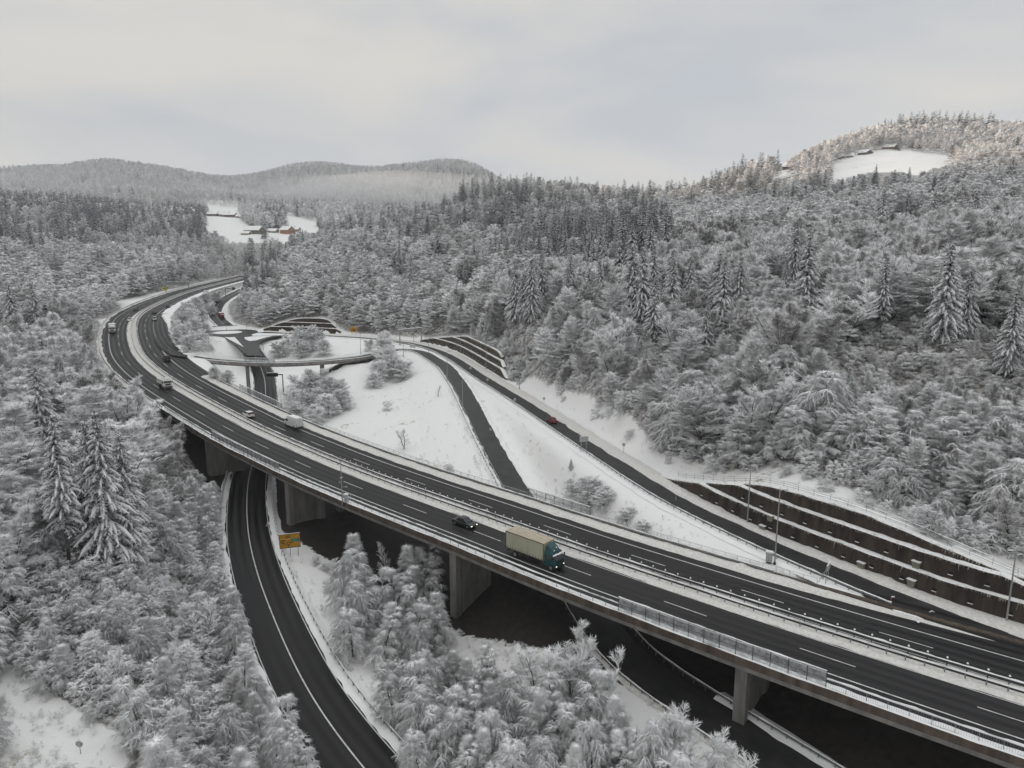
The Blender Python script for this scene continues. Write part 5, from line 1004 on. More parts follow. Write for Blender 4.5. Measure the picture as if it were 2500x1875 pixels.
for i in o_:
    w_='on the strip between the valley road and the clump' if (px[i]>620 and px[i]<2100) else ('among the trees on the left slope' if px[i]<=620 else 'at the wood edge above the terraced wall')
    w_=(zone(px[i],py[i],rr[i]) if px[i]<=620 or px[i]>=2100 else w_+(', near end' if py[i]>1650 else (', middle' if py[i]>1480 else ', far end'))); lab='low frosted shrub '+w_; tree('bush%d'%random.randint(0,2),tuple(Q[i]-[0,0,.15]),h[i],label=lab,group=lab.replace(' shrub',' shrubs'),cat='shrub',name='shrub')
forest('undergrowth',np.nonzero(rest)[0],['bush0','bush1','bush2'],lambda r,g:g.randint(0,3,len(r)),'frosted undergrowth along the wood edges')
# dry grass and shoots on the open snow
rng=np.random.RandomState(5); T_=[]
for poly,nn in (([(830,1010),(960,920),(1040,930),(1110,1080),(1170,1180),(1000,1150),(860,1080)],70),([(1085,960),(1110,950),(1215,1170),(1180,1180)],110),([(1160,960),(1240,1010),(1400,1140),(1600,1250),(1760,1330),(1560,1310),(1330,1200),(1200,1060)],130),([(1280,960),(1400,1000),(1560,1100),(1640,1150),(1420,1060),(1270,970)],60),([(1700,1120),(1850,1150),(2000,1190),(2200,1300),(2080,1240),(1900,1180)],90),([(1110,1540),(1150,1620),(1240,1640),(1290,1580),(1200,1530)],70),([(640,1250),(730,1320),(790,1480),(900,1640),(1050,1830),(980,1800),(820,1600),(700,1400)],160),([(1500,1660),(1600,1720),(1700,1800),(1620,1760)],30),([(0,1640),(200,1750),(300,1870),(0,1870)],70)):
    q=np.array(poly); bx=rng.uniform(q.min(0),q.max(0),(nn*4,2)); m=inpoly(bx[:,0],bx[:,1],poly); T_+=[hit(a,b) for a,b in bx[m][:nn]]
P3=np.array(T_); _o,_z,_s=_near(P3[:,:2],cut(MW,484,734),30); P3=P3[_o>13.8]; h=rng.uniform(.35,1.3,len(P3)); rr=np.hypot(P3[:,0],P3[:,1]); spr=np.zeros(len(P3),bool); P3=P3+[0,0,.2]
forest('dry_grass',np.arange(len(P3)),['shoot0'],lambda r,g:np.zeros(len(r),int),'dry frosted grass tufts poking out of the open snow')
print('shrubs',len(h))
# ------------------------------------------------------------------ vehicles
GLASS=mat('dark_glass',(.012,.015,.018),.12,spec=.6); TYRE=mat('tyre',(.012,.012,.012),.85); RIM=mat('rim',(.30,.30,.31),.35,metal=.7)
LAMPON=mat('headlight_on',(.9,.9,.85),.3,emit=(1,.97,.88),estr=2.2); LAMPOFF=mat('headlight_off',(.55,.56,.57),.15,spec=.6); TAIL=mat('tail_light',(.35,.02,.015),.3); BLACKP=mat('black_plastic',(.018,.018,.019),.6)
PAINTS={}
def cpaint(c):
    if c not in PAINTS: PAINTS[c]=mat('car_paint_%d'%len(PAINTS),c,.35,spec=.5)
    return PAINTS[c]
def vobj(mb,name,m,par,smooth=False,**kw):
    me=mb.mesh(name,m,smooth); o=D.objects.new(name,me); COL.objects.link(o); o.parent=par; return tag(o,**kw)
def loft(mb,st,m=0):
    # stations (x, [ (y,z)... ]) half sections mirrored
    rings=[]
    for x,sec in st: rings.append([(x,y,z) for y,z in sec]+[(x,-y,z) for y,z in reversed(sec)])
    k=len(rings[0]); V=[p for r in rings for p in r]; n=len(rings); f=[(i*k+j,i*k+(j+1)%k,(i+1)*k+(j+1)%k,(i+1)*k+j) for i in range(n-1) for j in range(k)]
    f=[q[::-1] for q in f]+[tuple(range(k)),tuple(range((n-1)*k,n*k))[::-1]]; mb.add(V,f,m)
def wheels(root,xs,w,r,tw=.22):
    for x in xs:
        for s in (-1,1):
            t=MB().tube((x,s*(w-tw),r),(x,s*w,r),r,n=18); wh=vobj(t,'wheel',TYRE,root); rm=MB().tube((x,s*w,r),(x,s*(w+.015),r),r*.6,n=12); vobj(rm,'rim',RIM,wh)
def car(p,hd,c,label,L=4.5,W=1.8,H=1.46,kind='sedan',front_on=False,group=None,cat='car',name='car'):
    e=empty(name,tuple(p),hd,label,cat,group or 'cars driving on the roads'); h=W/2; hb=H*.60; P=cpaint(c); b=MB(); xr,xf=-L/2,L/2
    tz={'sedan':.62,'estate':.70,'hatch':.68,'suv':.74}[kind]*H; sec=lambda w,z0,z1:[(w*.94,z0),(w,z0+(z1-z0)*.45),(w*.97,z1-.06),(w*.86,z1)]
    bz=hb+.02
    loft(b,[(xr,sec(h*.86,.36,tz*.90)),(xr+.18,sec(h*.97,.24,bz)),(xr+1.1,sec(h,.20,bz)),(0,sec(h,.20,hb)),(xf-1.3,sec(h,.20,hb*.98)),(xf-.5,sec(h*.96,.22,hb*.86)),(xf-.12,sec(h*.86,.26,hb*.74)),(xf,sec(h*.70,.34,hb*.60))]); vobj(b,'body',P,e)
    g=MB(); rb={'sedan':.95,'estate':.22,'hatch':.25,'suv':.2}[kind]; rt={'sedan':1.55,'estate':.55,'hatch':.75,'suv':.45}[kind]
    gs=lambda w1,w2,z1,z2:[(w1,z1),(w2,z2),(w2*.8,z2+.02)]
    loft(g,[(xr+rb,gs(h*.82,h*.80,hb-.03,hb+.02)),(xr+rt,gs(h*.90,h*.74,hb-.03,H-.05)),(xf-2.05,gs(h*.91,h*.76,hb-.03,H-.04)),(xf-1.15,gs(h*.84,h*.80,hb-.03,hb+.03))]); vobj(g,'windows',GLASS,e)
    r=MB(); loft(r,[(xr+rt-.06,[(h*.74,H-.07),(h*.68,H-.0)]),((xr+rt+xf-2)/2,[(h*.77,H-.07),(h*.7,H+.03)]),(xf-1.98,[(h*.76,H-.07),(h*.70,H-.01)])]); vobj(r,'roof',P,e)
    pl=MB()
    for s in (-1,1):
        for x in (xr+rt+.35,(xf-1.9+xr+rt)/2): pl.tube((x,s*h*.905,hb),(x,s*h*.765,H-.05),.045,n=4)
    vobj(pl,'pillars',P,e); wheels(e,(xr+.85,xf-.85),h+.005,.32)
    for s in (-1,1):
        vobj(MB().box((xf-.10,s*h*.66,hb*.62),(.16,.26,.12)),'headlight',LAMPON if front_on else LAMPOFF,e); vobj(MB().box((xr+.04,s*h*.74,tz*.80),(.10,.26,.20)),'tail_light',TAIL,e); vobj(MB().box((xf-1.45,s*(h+.07),hb+.05),(.14,.16,.12)),'mirror',P,e)
    vobj(MB().box((xr-.005,0,.55),(.02,.5,.11)),'number_plate',cpaint((.6,.6,.6)),e); return e
def onroad(C,px,py,HHv,dirn):
    q=on_deck(px,py,HHv); s=near_s(C,q[0],q[1]); S=cur_s(C); off=sgn_off(C,q); p,n=at_fast(C,S,s); t=(-n[1]*1.0,n[0]) ; P=(p[0]+n[0]*off,p[1]+n[1]*off,p[2]+.02); a,_=at_fast(C,S,min(s+2,S[-1])); b,_=at_fast(C,S,max(s-2,0)); v=(a-b)*dirn; return P,math.atan2(v[1],v[0])
P_,h_=onroad(MW,1128,1283,HH,1); car(P_,h_,(.018,.019,.019),'dark grey saloon with headlights on ahead of the box truck on the viaduct',L=4.7,W=1.84,H=1.45,front_on=True)
P_,h_=onroad(MW,609,1017,HH,-1); car(P_,h_,(.72,.72,.70),'white estate car driving away in the middle lane beside the white van',kind='estate',L=4.6)
P_,h_=onroad(MW,406,878,HH,-1); car(P_,h_,(.012,.011,.012),'black boxy van like car nearest the exit ramp on the far carriageway',kind='suv',L=4.8,W=1.95,H=1.95)
P_,h_=onroad(MW,378,781,HH,-1); car(P_,h_,(.60,.60,.60),'light grey tall car on the bend beside the dotted exit lane',kind='suv',L=4.6,H=1.8)
P_,h_=onroad(MW,376,765,HH,-1); car(P_,h_,(.13,.13,.125),'dull grey car on the bend just ahead of the light grey tall car',kind='hatch',L=4.2)
P_,h_=onroad(MW,412,751,HH,-1); car(P_,h_,(.02,.035,.032),'dark green car in the far exit lane of the bend',kind='suv',L=4.4,H=1.6)
P_,h_=onroad(MW,331,758,HH,1); car(P_,h_,(.02,.02,.02),'small dark car coming round the bend on the near carriageway',kind='hatch',L=4.2)
P_,h_=onroad(MW,317,784,HH,1); car(P_,h_,(.72,.72,.72),'small white car coming round the bend behind the lorry',kind='hatch',L=4.2)
P_,h_=onroad(R1,1345,1030,HR,-1); car(P_,h_,(.20,.012,.018),'dark red car alone on the side road',kind='hatch',L=4.3,H=1.5)
TRH=lambda p:p
def onpath(C,px,py,dirn,off=0):
    S=cur_s(C); s=s_of(px,py,C,off); p,n=at_fast(C,S,s); a,_=at_fast(C,S,min(s+2,S[-1])); b,_=at_fast(C,S,max(s-2,0)); v=(a-b)*dirn; return (p[0]+n[0]*off,p[1]+n[1]*off,p[2]+.04),math.atan2(v[1],v[0])
P_,h_=onpath(TR,552,793,-1,2.2); car(P_,h_,(.03,.03,.03),'tiny dark car entering the roundabout in front of the red lorry',kind='hatch',L=4.0)
# box lorry
def lorry(p,hd,cabc,boxc,label,Lb=7.6,W=2.5,Hb=2.75,z0=1.1,cabH=2.75,curtain=True,snow=True,on=True,roofc=None,sleeper=True,group='lorries on the roads'):
    e=empty('lorry',tuple(p),hd,label,'lorry',group); h=W/2; xr=-(Lb+2.2)/2; xb=xr+Lb; P=cpaint(cabc); B=mat('curtain_%s'%label[:12].replace(' ','_'),boxc,.7,.10,.8,stretch=(1,1,.3)) 
    b=MB(); b.box((xr+Lb/2,0,z0+Hb/2),(Lb,W,Hb)); box=vobj(b,'cargo_box',B,e)
    t=MB(); t.box((xr+Lb/2,0,z0+Hb+.035),(Lb+.05,W+.05,.07)); vobj(t,'box_roof',mat('roof_'+label[:8].replace(' ','_'),roofc or boxc,.8,.18,1.2,stretch=(.6,2,1)),box)
    r=MB(); 
    for s in (-1,1): r.box((xr+Lb/2,s*(h+.015),z0+Hb-.04),(Lb+.06,.05,.11)); r.box((xr+Lb/2,s*(h+.015),z0+.03),(Lb+.06,.05,.10)); r.box((xb-.03,s*(h+.015),z0+Hb/2),(.10,.05,Hb)); r.box((xr+.03,s*(h+.015),z0+Hb/2),(.10,.05,Hb))
    vobj(r,'frame_rails',mat('rail_brown_%s'%label[:6].replace(' ','_'),(.055,.038,.028),.8),box)
    if curtain:
        st=MB()
        for s in (-1,1):
            for i in range(13): st.box((xr+.35+i*(Lb-.7)/12,s*(h+.02),z0+.22),(.06,.04,.34))
        vobj(st,'strap_buckles',BLACKP,box)
    ch=MB(); ch.box((xr+(Lb+1)/2,0,.82),(Lb+1.2,.9,.26)); ch.box((xr+Lb*.55,h*.78,.75),(1.5,.5,.5)); ch.box((xr+Lb*.55,-h*.78,.75),(1.2,.5,.5)); ch.box((xr+.1,0,.62),(.12,W*.9,.2)); vobj(ch,'chassis',BLACKP,e)
    c=MB(); x0=xb+.18; sec=lambda w,a,z:[(w*.97,a),(w,a+.5),(w*.99,z-.35),(w*.90,z)]
    loft(c,[(x0,sec(h*.95,.55,cabH)),(x0+.9,sec(h*.97,.50,cabH)),(x0+1.45,sec(h*.97,.42,cabH-.10)),(x0+1.62,sec(h*.95,.42,cabH-.62)),(x0+1.95,sec(h*.93,.40,1.75)),(x0+2.05,sec(h*.90,.38,1.2)),(x0+2.05,sec(h*.88,.36,.6))]); cab=vobj(c,'cab',P,e)
    w=MB(); a=x0+1.60; w.add([(a+.07,-h*.84,cabH-.55),(a+.07,h*.84,cabH-.55),(a+.42,h*.86,1.72),(a+.42,-h*.86,1.72)],[(0,1,2,3)]); vobj(w,'windscreen',GLASS,cab)
    for s in (-1,1):
        sw=MB(); sw.box((x0+1.05,s*(h*.975),cabH-.80),(.85,.03,.62)); vobj(sw,'side_window',GLASS,cab)
        m=MB(); m.box((x0+1.75,s*(h+.14),cabH-.75),(.12,.20,.55)); vobj(m,'mirror',BLACKP,cab)
        vobj(MB().box((x0+2.05,s*h*.70,.72),(.08,.24,.14)),'headlight',LAMPON if on else LAMPOFF,cab)
    vobj(MB().box((x0+2.03,0,.55),(.14,W*.93,.36)),'bumper',BLACKP,cab); vobj(MB().box((x0+2.06,0,1.28),(.04,W*.6,.5)),'grille',BLACKP,cab)
    d=MB(); loft(d,[(x0+.1,[(h*.85,cabH-.02),(h*.7,z0+Hb-.15)]),(x0+.8,[(h*.8,cabH-.02),(h*.62,cabH+.6)]),(x0+1.35,[(h*.7,cabH-.05),(h*.5,cabH+.08)])]); vobj(d,'wind_deflector',P,cab)
    vobj(MB().box((x0+1.66,0,cabH-.40),(.34,W*.86,.07)),'sun_visor',BLACKP,cab)
    if snow:
        s_=MB(); rr=random.Random(3)
        for i in range(12): y=-h*.82+i*h*.15; s_.box((x0+1.70+rr.uniform(-.05,.05),y,cabH-.33),(.26,h*.16,.10+rr.random()*.1))
        s_.box((x0+.95,h*.3,cabH+.42),(.3,.25,.06)); s_.box((x0+1.2,-h*.35,cabH+.2),(.2,.2,.05)); vobj(s_,'snow_patch',SNOW,cab)
    wheels(e,(x0+1.25,xr+1.9),h,.48,.34); return e
P_,h_=onroad(MW,1313,1372,HH,1); TRK=lorry(P_,h_,(.006,.052,.062),(.33,.325,.245),'box lorry with teal cab and pale olive curtain sides on the viaduct',Lb=7.7,roofc=(.42,.37,.28),group=None)
P_,h_=onroad(MW,275,812,HH,1); lorry(P_,h_,(.7,.7,.68),(.62,.63,.62),'white lorry on the outside of the motorway bend at the far left',Lb=5.5,Hb=2.4,snow=False,on=False,curtain=False)
P_,h_=onroad(MW,403,948,HH,1); lorry(P_,h_,(.62,.62,.60),(.50,.50,.47),'pale winter service lorry half hidden behind frosted trees on the near carriageway',Lb=4.6,Hb=1.3,snow=True,on=False,curtain=False)
P_,h_=onpath(TR,541,777,-1,2.2); lorry(P_,h_,(.25,.01,.015),(.24,.012,.016),'red lorry coming down to the roundabout from the wood',Lb=6.5,Hb=2.2,snow=True,on=False,curtain=False,roofc=(.7,.7,.7))
# white van
def van(p,hd,label):
    e=empty('van',tuple(p),hd,label,'van'); P=cpaint((.60,.62,.60)); h=1.02; L=6.6; xr=-L/2; b=MB(); sec=lambda w,a,z:[(w*.97,a),(w,a+.5),(w*.98,z-.5),(w*.86,z)]
    loft(b,[(xr,sec(h*.97,.42,2.66)),(xr+.25,sec(h,.40,2.74)),(1.0,sec(h,.36,2.74)),(1.65,sec(h*.98,.36,2.55)),(2.45,sec(h*.97,.36,1.55)),(3.15,sec(h*.90,.36,1.22)),(3.3,sec(h*.84,.40,.85))]); body=vobj(b,'body',P,e)
    w=MB(); w.add([(1.74,-h*.80,2.42),(1.74,h*.80,2.42),(2.43,h*.88,1.58),(2.43,-h*.88,1.58)],[(0,1,2,3)]); vobj(w,'windscreen',GLASS,e)
    for s in (-1,1):
        vobj(MB().box((1.35,s*h*.992,1.72),(.9,.03,.55)),'side_window',GLASS,e); vobj(MB().box((2.0,s*(h+.16),1.75),(.16,.24,.34)),'mirror',BLACKP,e); vobj(MB().box((xr-.01,s*h*.90,1.05),(.05,.12,.5)),'tail_light',TAIL,e); vobj(MB().box((3.2,s*h*.7,.9),(.12,.3,.2)),'headlight',LAMPOFF,e)
    vobj(MB().box((xr-.02,0,1.6),(.015,.02,2.0)),'door_gap',BLACKP,e); vobj(MB().box((xr-.05,0,.5),(.14,h*1.9,.18)),'bumper',BLACKP,e); vobj(MB().box((-.9,0,2.79),(4.2,1.55,.08)),'snow_on_roof',SNOW,e); wheels(e,(xr+1.3,2.35),h,.36,.26)
P_,h_=onroad(MW,712,1037,HH,-1); van(P_,h_,'long white van with snow on its roof on the far carriageway verge line')
# ------------------------------------------------------------------ lamps, signs, gantries
def h_from_top(P,tpy):
    zz=np.linspace(0,30,601); _,py,_d=proj(np.c_[np.full(601,P[0]),np.full(601,P[1]),P[2]+zz]); return float(zz[np.argmax(py<=tpy)])
def lamp(bx,by,ty,label,arm=1,rz=0,zf=None):
    P=hit(bx,by) if zf is None else on_deck(bx,by,zf); H=min(max(h_from_top(P,ty),5),15); e=empty('lamp_post',(P[0],P[1],P[2]-.2),rz,label,'lamp post','lamp posts along the roads'); 
    vobj(MB().tube((0,0,0),(0,0,H+.2),.13,.075,n=8),'pole',POLE,e); vobj(MB().tube((0,0,H+.15),(arm*.5,0,H+.25),.05,n=6),'arm',POLE,e); hd=MB(); hd.box((arm*.75,0,H+.27),(.75,.28,.10)); hd.box((arm*.75,0,H+.34),(.7,.24,.05),m=1); vobj(hd,'lamp_head',[DARKST,SNOW],e); vobj(MB().box((0,0,.35),(.3,.3,.5)),'base',DARKST,e)
for a in [(1824,1281,1147,'lamp post in front of the left part of the long terraced wall',-1,0),(1891,1378,1197,'lamp post beside the cabinet left of the side road',1,0),(2456,1524,1346,'lamp post in front of the long wall at the right edge',-1,0),
          (1268,949,888,'lamp post on the open snow right of the brown three step wall',-1,0),(1130,1005,926,'lamp post in front of the ramp road',1,0),(1092,931,858,'lamp post left of the ramp road bend',1,0),(1047,868,826,'lamp post standing before the left tip of the brown three step wall',1,0),
          (985,874,839,'lamp post beside the clump at the end of the ramp bridge',1,0),(1125,862,806,'lamp post in front of the left half of the brown three step wall',-1,0),(1187,901,831,'lamp post in front of the right half of the brown three step wall',-1,0),(1010,833,800,'lamp post next to the overhead sign frame on the side road',-1,0),
          (881,866,814,'lamp post behind the right end of the ramp bridge',1,0),(643,855,829,'lamp post beside the road below the roundabout',1,0),(602,808,795,'lamp post at the right of the roundabout',1,0),(554,811,790,'lamp post on the roundabout island',1,0),(510,842,822,'lamp post below the left side of the roundabout',1,0)]: lamp(a[0],a[1],a[2],a[3],a[4],a[5])
def sign_round(bx,by,ty,label,tri=False,zf=None,rz=0):
    P=hit(bx,by) if zf is None else on_deck(bx,by,zf); H=min(max(h_from_top(P,ty),1.6),4.2); e=empty('road_sign',(P[0],P[1],P[2]-.1),rz,label,'road sign'); r=.42; vobj(MB().tube((0,0,0),(0,0,H+.1),.04,n=6),'post',POLE,e); pl=MB()
    if tri: pl.prism([(-.5,H-.95),(.5,H-.95),(0,H-.02)],(0,0,0),(1,0,0),(0,0,1),(0,1,0),-.07,-.045)
    else: pl.prism([(r*math.cos(t),H-r+r*math.sin(t)) for t in np.linspace(0,2*math.pi,20)[:-1]],(0,0,0),(1,0,0),(0,0,1),(0,1,0),-.07,-.045)
    o=vobj(pl,'sign_plate',SIGNBACK,e); s=MB(); s.prism([((r+.02)*math.cos(t),H-r+(r+.02)*math.sin(t)) for t in np.linspace(.5,2.64,9)]+[((r-.05)*math.cos(t),H-r+(r-.05)*math.sin(t)) for t in np.linspace(2.64,.5,9)],(0,0,0),(1,0,0),(0,0,1),(0,1,0),-.09,-.02) if not tri else s.path([(-.5,-.06,H-.92),(0,-.06,H),(.5,-.06,H-.92)],.05,n=4); vobj(s,'snow_rim',SNOW,o)
SIGNBACK=mat('sign_back',(.24,.245,.24),.55,col2=(.52,.53,.52),scale=3)
for a in [(1190,938,924,'round sign on the guardrail of the side road, nearer the brown wall',False),(1257,986,972,'round sign on the guardrail of the side road, left of the red car',False),(1522,1112,1080,'round sign on a post in the snow right of the side road',False),(1328,984,969,'small round sign in the snow behind the red car',False),(1149,908,894,'triangular sign where the two ramp roads part',True),(962,850,842,'round sign on the snow by the end of the ramp bridge',False)]: sign_round(*a)
sign_round(2272,1516,1490,'red and white marker sign at the tip of the snow wedge'); sign_round(197,1840,1806,'small snow covered sign in the meadow at the lower left')
# sign back seen at the side road (panel on two braced legs)
def panel_sign(bx,by,label,w,hh,leg,rz,m,name='road_sign',zf=HR,two=True):
    P=on_deck(bx,by,zf) if zf is not None else hit(bx,by); e=empty(name,tuple(P),rz,label,'road sign'); 
    for s in (-1,1): vobj(MB().box((s*w*.3,0,(leg+hh)/2),(.09,.09,leg+hh)),'post',POLE,e); vobj(MB().tube((s*w*.3,0,leg+hh*.5),(s*w*.3,1.0,0),.04,n=4),'brace',POLE,e)
    pn=vobj(MB().box((0,-.08,leg+hh/2),(w,.05,hh)),'sign_plate',m,e); vobj(MB().box((0,-.08,leg+hh+.04),(w,.12,.08)),'snow_cap',SNOW,pn); return e,pn
panel_sign(1425,1104,'grey back of a direction sign on two braced legs beside the side road guardrail',2.1,1.3,2.6,R(8),SIGNBACK)
panel_sign(1008,856,'grey back of a direction sign at the start of the ramp road',2.6,1.2,1.4,R(-5),SIGNBACK)
panel_sign(2018,1423,'tilted white sign panel between the motorway railing and the side road',1.9,.9,2.0,R(-38)+math.pi/2,SIGNBACK)
# yellow direction sign with roundabout diagram
YEL=mat('sign_yellow',(.42,.21,.012),.6,.12,2); GRN=mat('sign_green',(.01,.13,.09),.6); BLK=mat('sign_black',(.02,.013,.008),.7); GRNL=mat('sign_green_light',(.10,.34,.27),.6); YELL=mat('sign_line',(.62,.42,.16),.6)
Pa=hit(710,1360); hs=h_from_top(Pa,1301); dep_=proj(Pa)[2][0]; wS=49*dep_/F; hS=36.5*dep_/F; leg=max(.8,hs-hS)
e=empty('direction_sign',(Pa[0],Pa[1],Pa[2]-.15),R(17),'yellow direction sign with roundabout diagram on the snow by the valley road','road sign')
for x in (-.42,0,.38): vobj(MB().box((x*wS,.0,(leg+hS)/2),(.07,.07,leg+hS)),'post',POLE,e); vobj(MB().tube((x*wS,0,leg+hS*.4),(x*wS-.1,1.1,.1),.035,n=4),'brace',POLE,e)
pn=vobj(MB().box((0,-.08,leg+hS/2),(wS,.05,hS)),'sign_plate',YEL,e); zb=leg; y=-.115
def S_(u,v,w,h_,m,name): vobj(MB().box((u*wS,y,zb+v*hS),(w*wS,.012,h_*hS)),name,m,pn)
fr=MB()
for u,v,w,h_ in ((0,.985,1,.03),(0,.015,1,.03),(-.49,.5,.02,1),(.49,.5,.02,1)): fr.box((u*wS,y,zb+v*hS),(w*wS,.014,h_*hS))
vobj(fr,'border',BLK,pn)
S_(-.06,.86,.22,.045,BLK,'line_of_text'); S_(-.06,.76,.26,.045,BLK,'line_of_text'); S_(-.20,.655,.56,.03,YELL,'dividing_line'); S_(-.33,.56,.24,.04,BLK,'line_of_text'); S_(-.34,.47,.2,.035,BLK,'line_of_text'); S_(-.33,.37,.2,.035,BLK,'line_of_text'); S_(.25,.53,.40,.20,GRN,'green_panel')
vobj(MB().box((.25*wS,y-.01,zb+.565*hS),(.30*wS,.012,.035*hS)),'line_of_text',GRNL,pn); vobj(MB().box((.20*wS,y-.01,zb+.49*hS),(.24*wS,.012,.035*hS)),'line_of_text',GRNL,pn)
rg=MB()
for i in range(20):
    a,b=2*math.pi*i/20,2*math.pi*(i+1)/20; r1,r2=.085*hS,.125*hS; c0=(-.07*wS,zb+.33*hS)
    rg.add([(c0[0]+r1*math.cos(a),y-.004,c0[1]+r1*math.sin(a)),(c0[0]+r2*math.cos(a),y-.004,c0[1]+r2*math.sin(a)),(c0[0]+r2*math.cos(b),y-.004,c0[1]+r2*math.sin(b)),(c0[0]+r1*math.cos(b),y-.004,c0[1]+r1*math.sin(b))],[(0,1,2,3)])
rg.box((-.07*wS,y,zb+.15*hS),(.03*wS,.012,.16*hS)); rg.box((-.21*wS,y,zb+.31*hS),(.14*wS,.012,.03*hS)); rg.box((.10*wS,y,zb+.36*hS),(.20*wS,.012,.03*hS)); vobj(rg,'roundabout_symbol',BLK,pn)
vobj(MB().box((0,-.08,leg+hS+.03),(wS,.10,.06)),'snow_cap',SNOW,pn)
Pa=on_deck(864,815,HR); e,pn=panel_sign(864,817,'yellow direction sign above the side road behind the clump',3.6,2.8,1.3,0,YEL); vobj(MB().box((0,-.12,2.9),(2.4,.02,.25)),'line_of_text',BLK,pn); vobj(MB().box((.1,-.12,2.2),(1.6,.02,.5)),'line_of_text',BLK,pn)
e,pn=panel_sign(403,713,'small bright yellow sign beside the distant motorway',3.0,2.2,1.2,0,mat('sign_bright_yellow',(.55,.50,.03),.6),zf=HH); vobj(MB().box((0,-.12,2.2),(1.4,.02,.6)),'symbol',BLK,pn)
# gantries
def gantry(PA,PB,H,depth,label,panels=(),m=POLE):
    c=(PA+PB)/2; d=PB-PA; L=np.linalg.norm(d[:2]); e=empty('gantry',(c[0],c[1],min(PA[2],PB[2])),math.atan2(d[1],d[0]),label,'gantry'); zt=H
    for s,P in ((-1,PA),(1,PB)): vobj(MB().tube((s*L/2,0,P[2]-min(PA[2],PB[2])-.3),(s*L/2,0,zt),.32,.26,n=8),'post',m,e)
    b=MB(); 
    for yy in (-.4,.4):
        for z in (zt,zt-depth): b.tube((-L/2-.5,yy,z),(L/2+.5,yy,z),.15,n=4)
    n=int(L/1.6)
    for i in range(n):
        x0=-L/2+i*L/n; x1=x0+L/n
        for yy in (-.4,.4): b.tube((x0,yy,zt if i%2 else zt-depth),(x1,yy,zt-depth if i%2 else zt),.08,n=3)
    vobj(b,'truss',m,e); vobj(MB().box((0,0,zt+.12),(L+1,1.0,.12)),'snow_cap',SNOW,e)
    for u,w,h2 in panels: vobj(MB().box((u*L,-.5,zt-depth/2),(w,.1,h2)),'sign_panel',SIGNBACK,e)
q1,n1=at_s(MW,s_of(467,714,MW,0)); A_=np.array([q1[0]+n1[0]*1,q1[1]+n1[1]*1,q1[2]]); B_=np.array([q1[0]+n1[0]*15.5,q1[1]+n1[1]*15.5,q1[2]]); 
gantry(A_,B_,h_from_top(A_,688.5),1.8,'lattice sign gantry over the distant near carriageway of the motorway',((-.25,4,1.6),(.1,3,1.6),(.32,3,1.6)))
A_=on_deck(1002,833,HR); sR=s_of(1002,833,R1,0); q1,n1=at_s(R1,sR); A_=np.array([q1[0]+n1[0]*-6.2,q1[1]+n1[1]*-6.2,q1[2]]); B_=np.array([q1[0]+n1[0]*6.5,q1[1]+n1[1]*6.5,q1[2]])
gantry(A_,B_,h_from_top(A_,800),.8,'thin snow topped sign frame spanning the side road near the ramp bridge end')
def cantilever(P,H,arm,label,pw,ph,panel,rz,m=DARKST,pt=.7):
    e=empty('gantry',tuple(P),rz,label,'gantry'); vobj(MB().tube((0,0,-.4),(0,0,H),.22,.18,n=8),'post',m,e); vobj(MB().box((arm/2,0,H-.1),(abs(arm)+.3,.3,.35)),'arm',m,e)
    p=vobj(MB().box((arm+math.copysign(pw/2,arm)*.3,-.1,H-.1),(pw,.5,ph)),'display_panel',panel,e); vobj(MB().box((arm+math.copysign(pw/2,arm)*.3,-.1,H-.1+ph/2+.08),(pw,.6,.16)),'snow_cap',SNOW,p)
PV=mat('display_black',(.006,.005,.007),.5)
P=hit(692,956); cantilever(P,h_from_top(P,914),-3.2,'black electronic sign on a bracket pole under the ramp bridge',4.3,1.4,PV,R(4))
P=hit(551,722); cantilever(P,h_from_top(P,704),5.5,'distant bracket gantry over the road leading behind the wood',1.8,1.8,PV,0)
# weather mast on the parapet
sM=s_of(834,1229,MW,13.6); q,n=at_s(MW,sM); Pm=np.array([q[0]+n[0]*13.62,q[1]+n[1]*13.62,q[2]-.3]); e=empty('weather_mast',tuple(Pm),0,'slender grey weather mast with sensors and cabinet on the viaduct parapet','mast'); Hm=h_from_top(Pm,1114)
vobj(MB().tube((0,0,-.3),(0,0,Hm),.11,.06,n=8),'pole',POLE,e); vobj(MB().tube((0,0,Hm*.36),(.9,-.3,Hm*.36+.1),.06,n=5).box((.9,-.3,Hm*.36+.1),(.4,.2,.2)),'sensor_arm',POLE,e); vobj(MB().tube((0,0,Hm*.42),(-.4,.2,Hm*.45),.05,n=5).box((-.4,.2,Hm*.45),(.25,.25,.3)),'camera',POLE,e)
vobj(MB().tube((-.5,0,Hm*.93),(.5,0,Hm*.93),.035,n=4).box((-.5,0,Hm*.95),(.15,.15,.25)),'crossbar',POLE,e); vobj(MB().tube((0,0,Hm*.55),(0,0,Hm*.56),.28,.28,n=10),'collar',RAILW,e)
cx,cy=q[0]+n[0]*13.5,q[1]+n[1]*13.5; tq=np.array([-n[1],n[0]]); tq=tq if tq[0]>0 else -tq; cb=MB().box((tq[0]*1.0-n[0]*.2,tq[1]*1.0-n[1]*.2,1.3),(.8,.5,1.4),math.atan2(tq[1],tq[0])); co=vobj(cb,'cabinet',SIGNBACK,e); vobj(MB().box((tq[0]*1.0-n[0]*.2,tq[1]*1.0-n[1]*.2,2.08),(.9,.6,.16),math.atan2(tq[1],tq[0])),'snow_cap',SNOW,co)
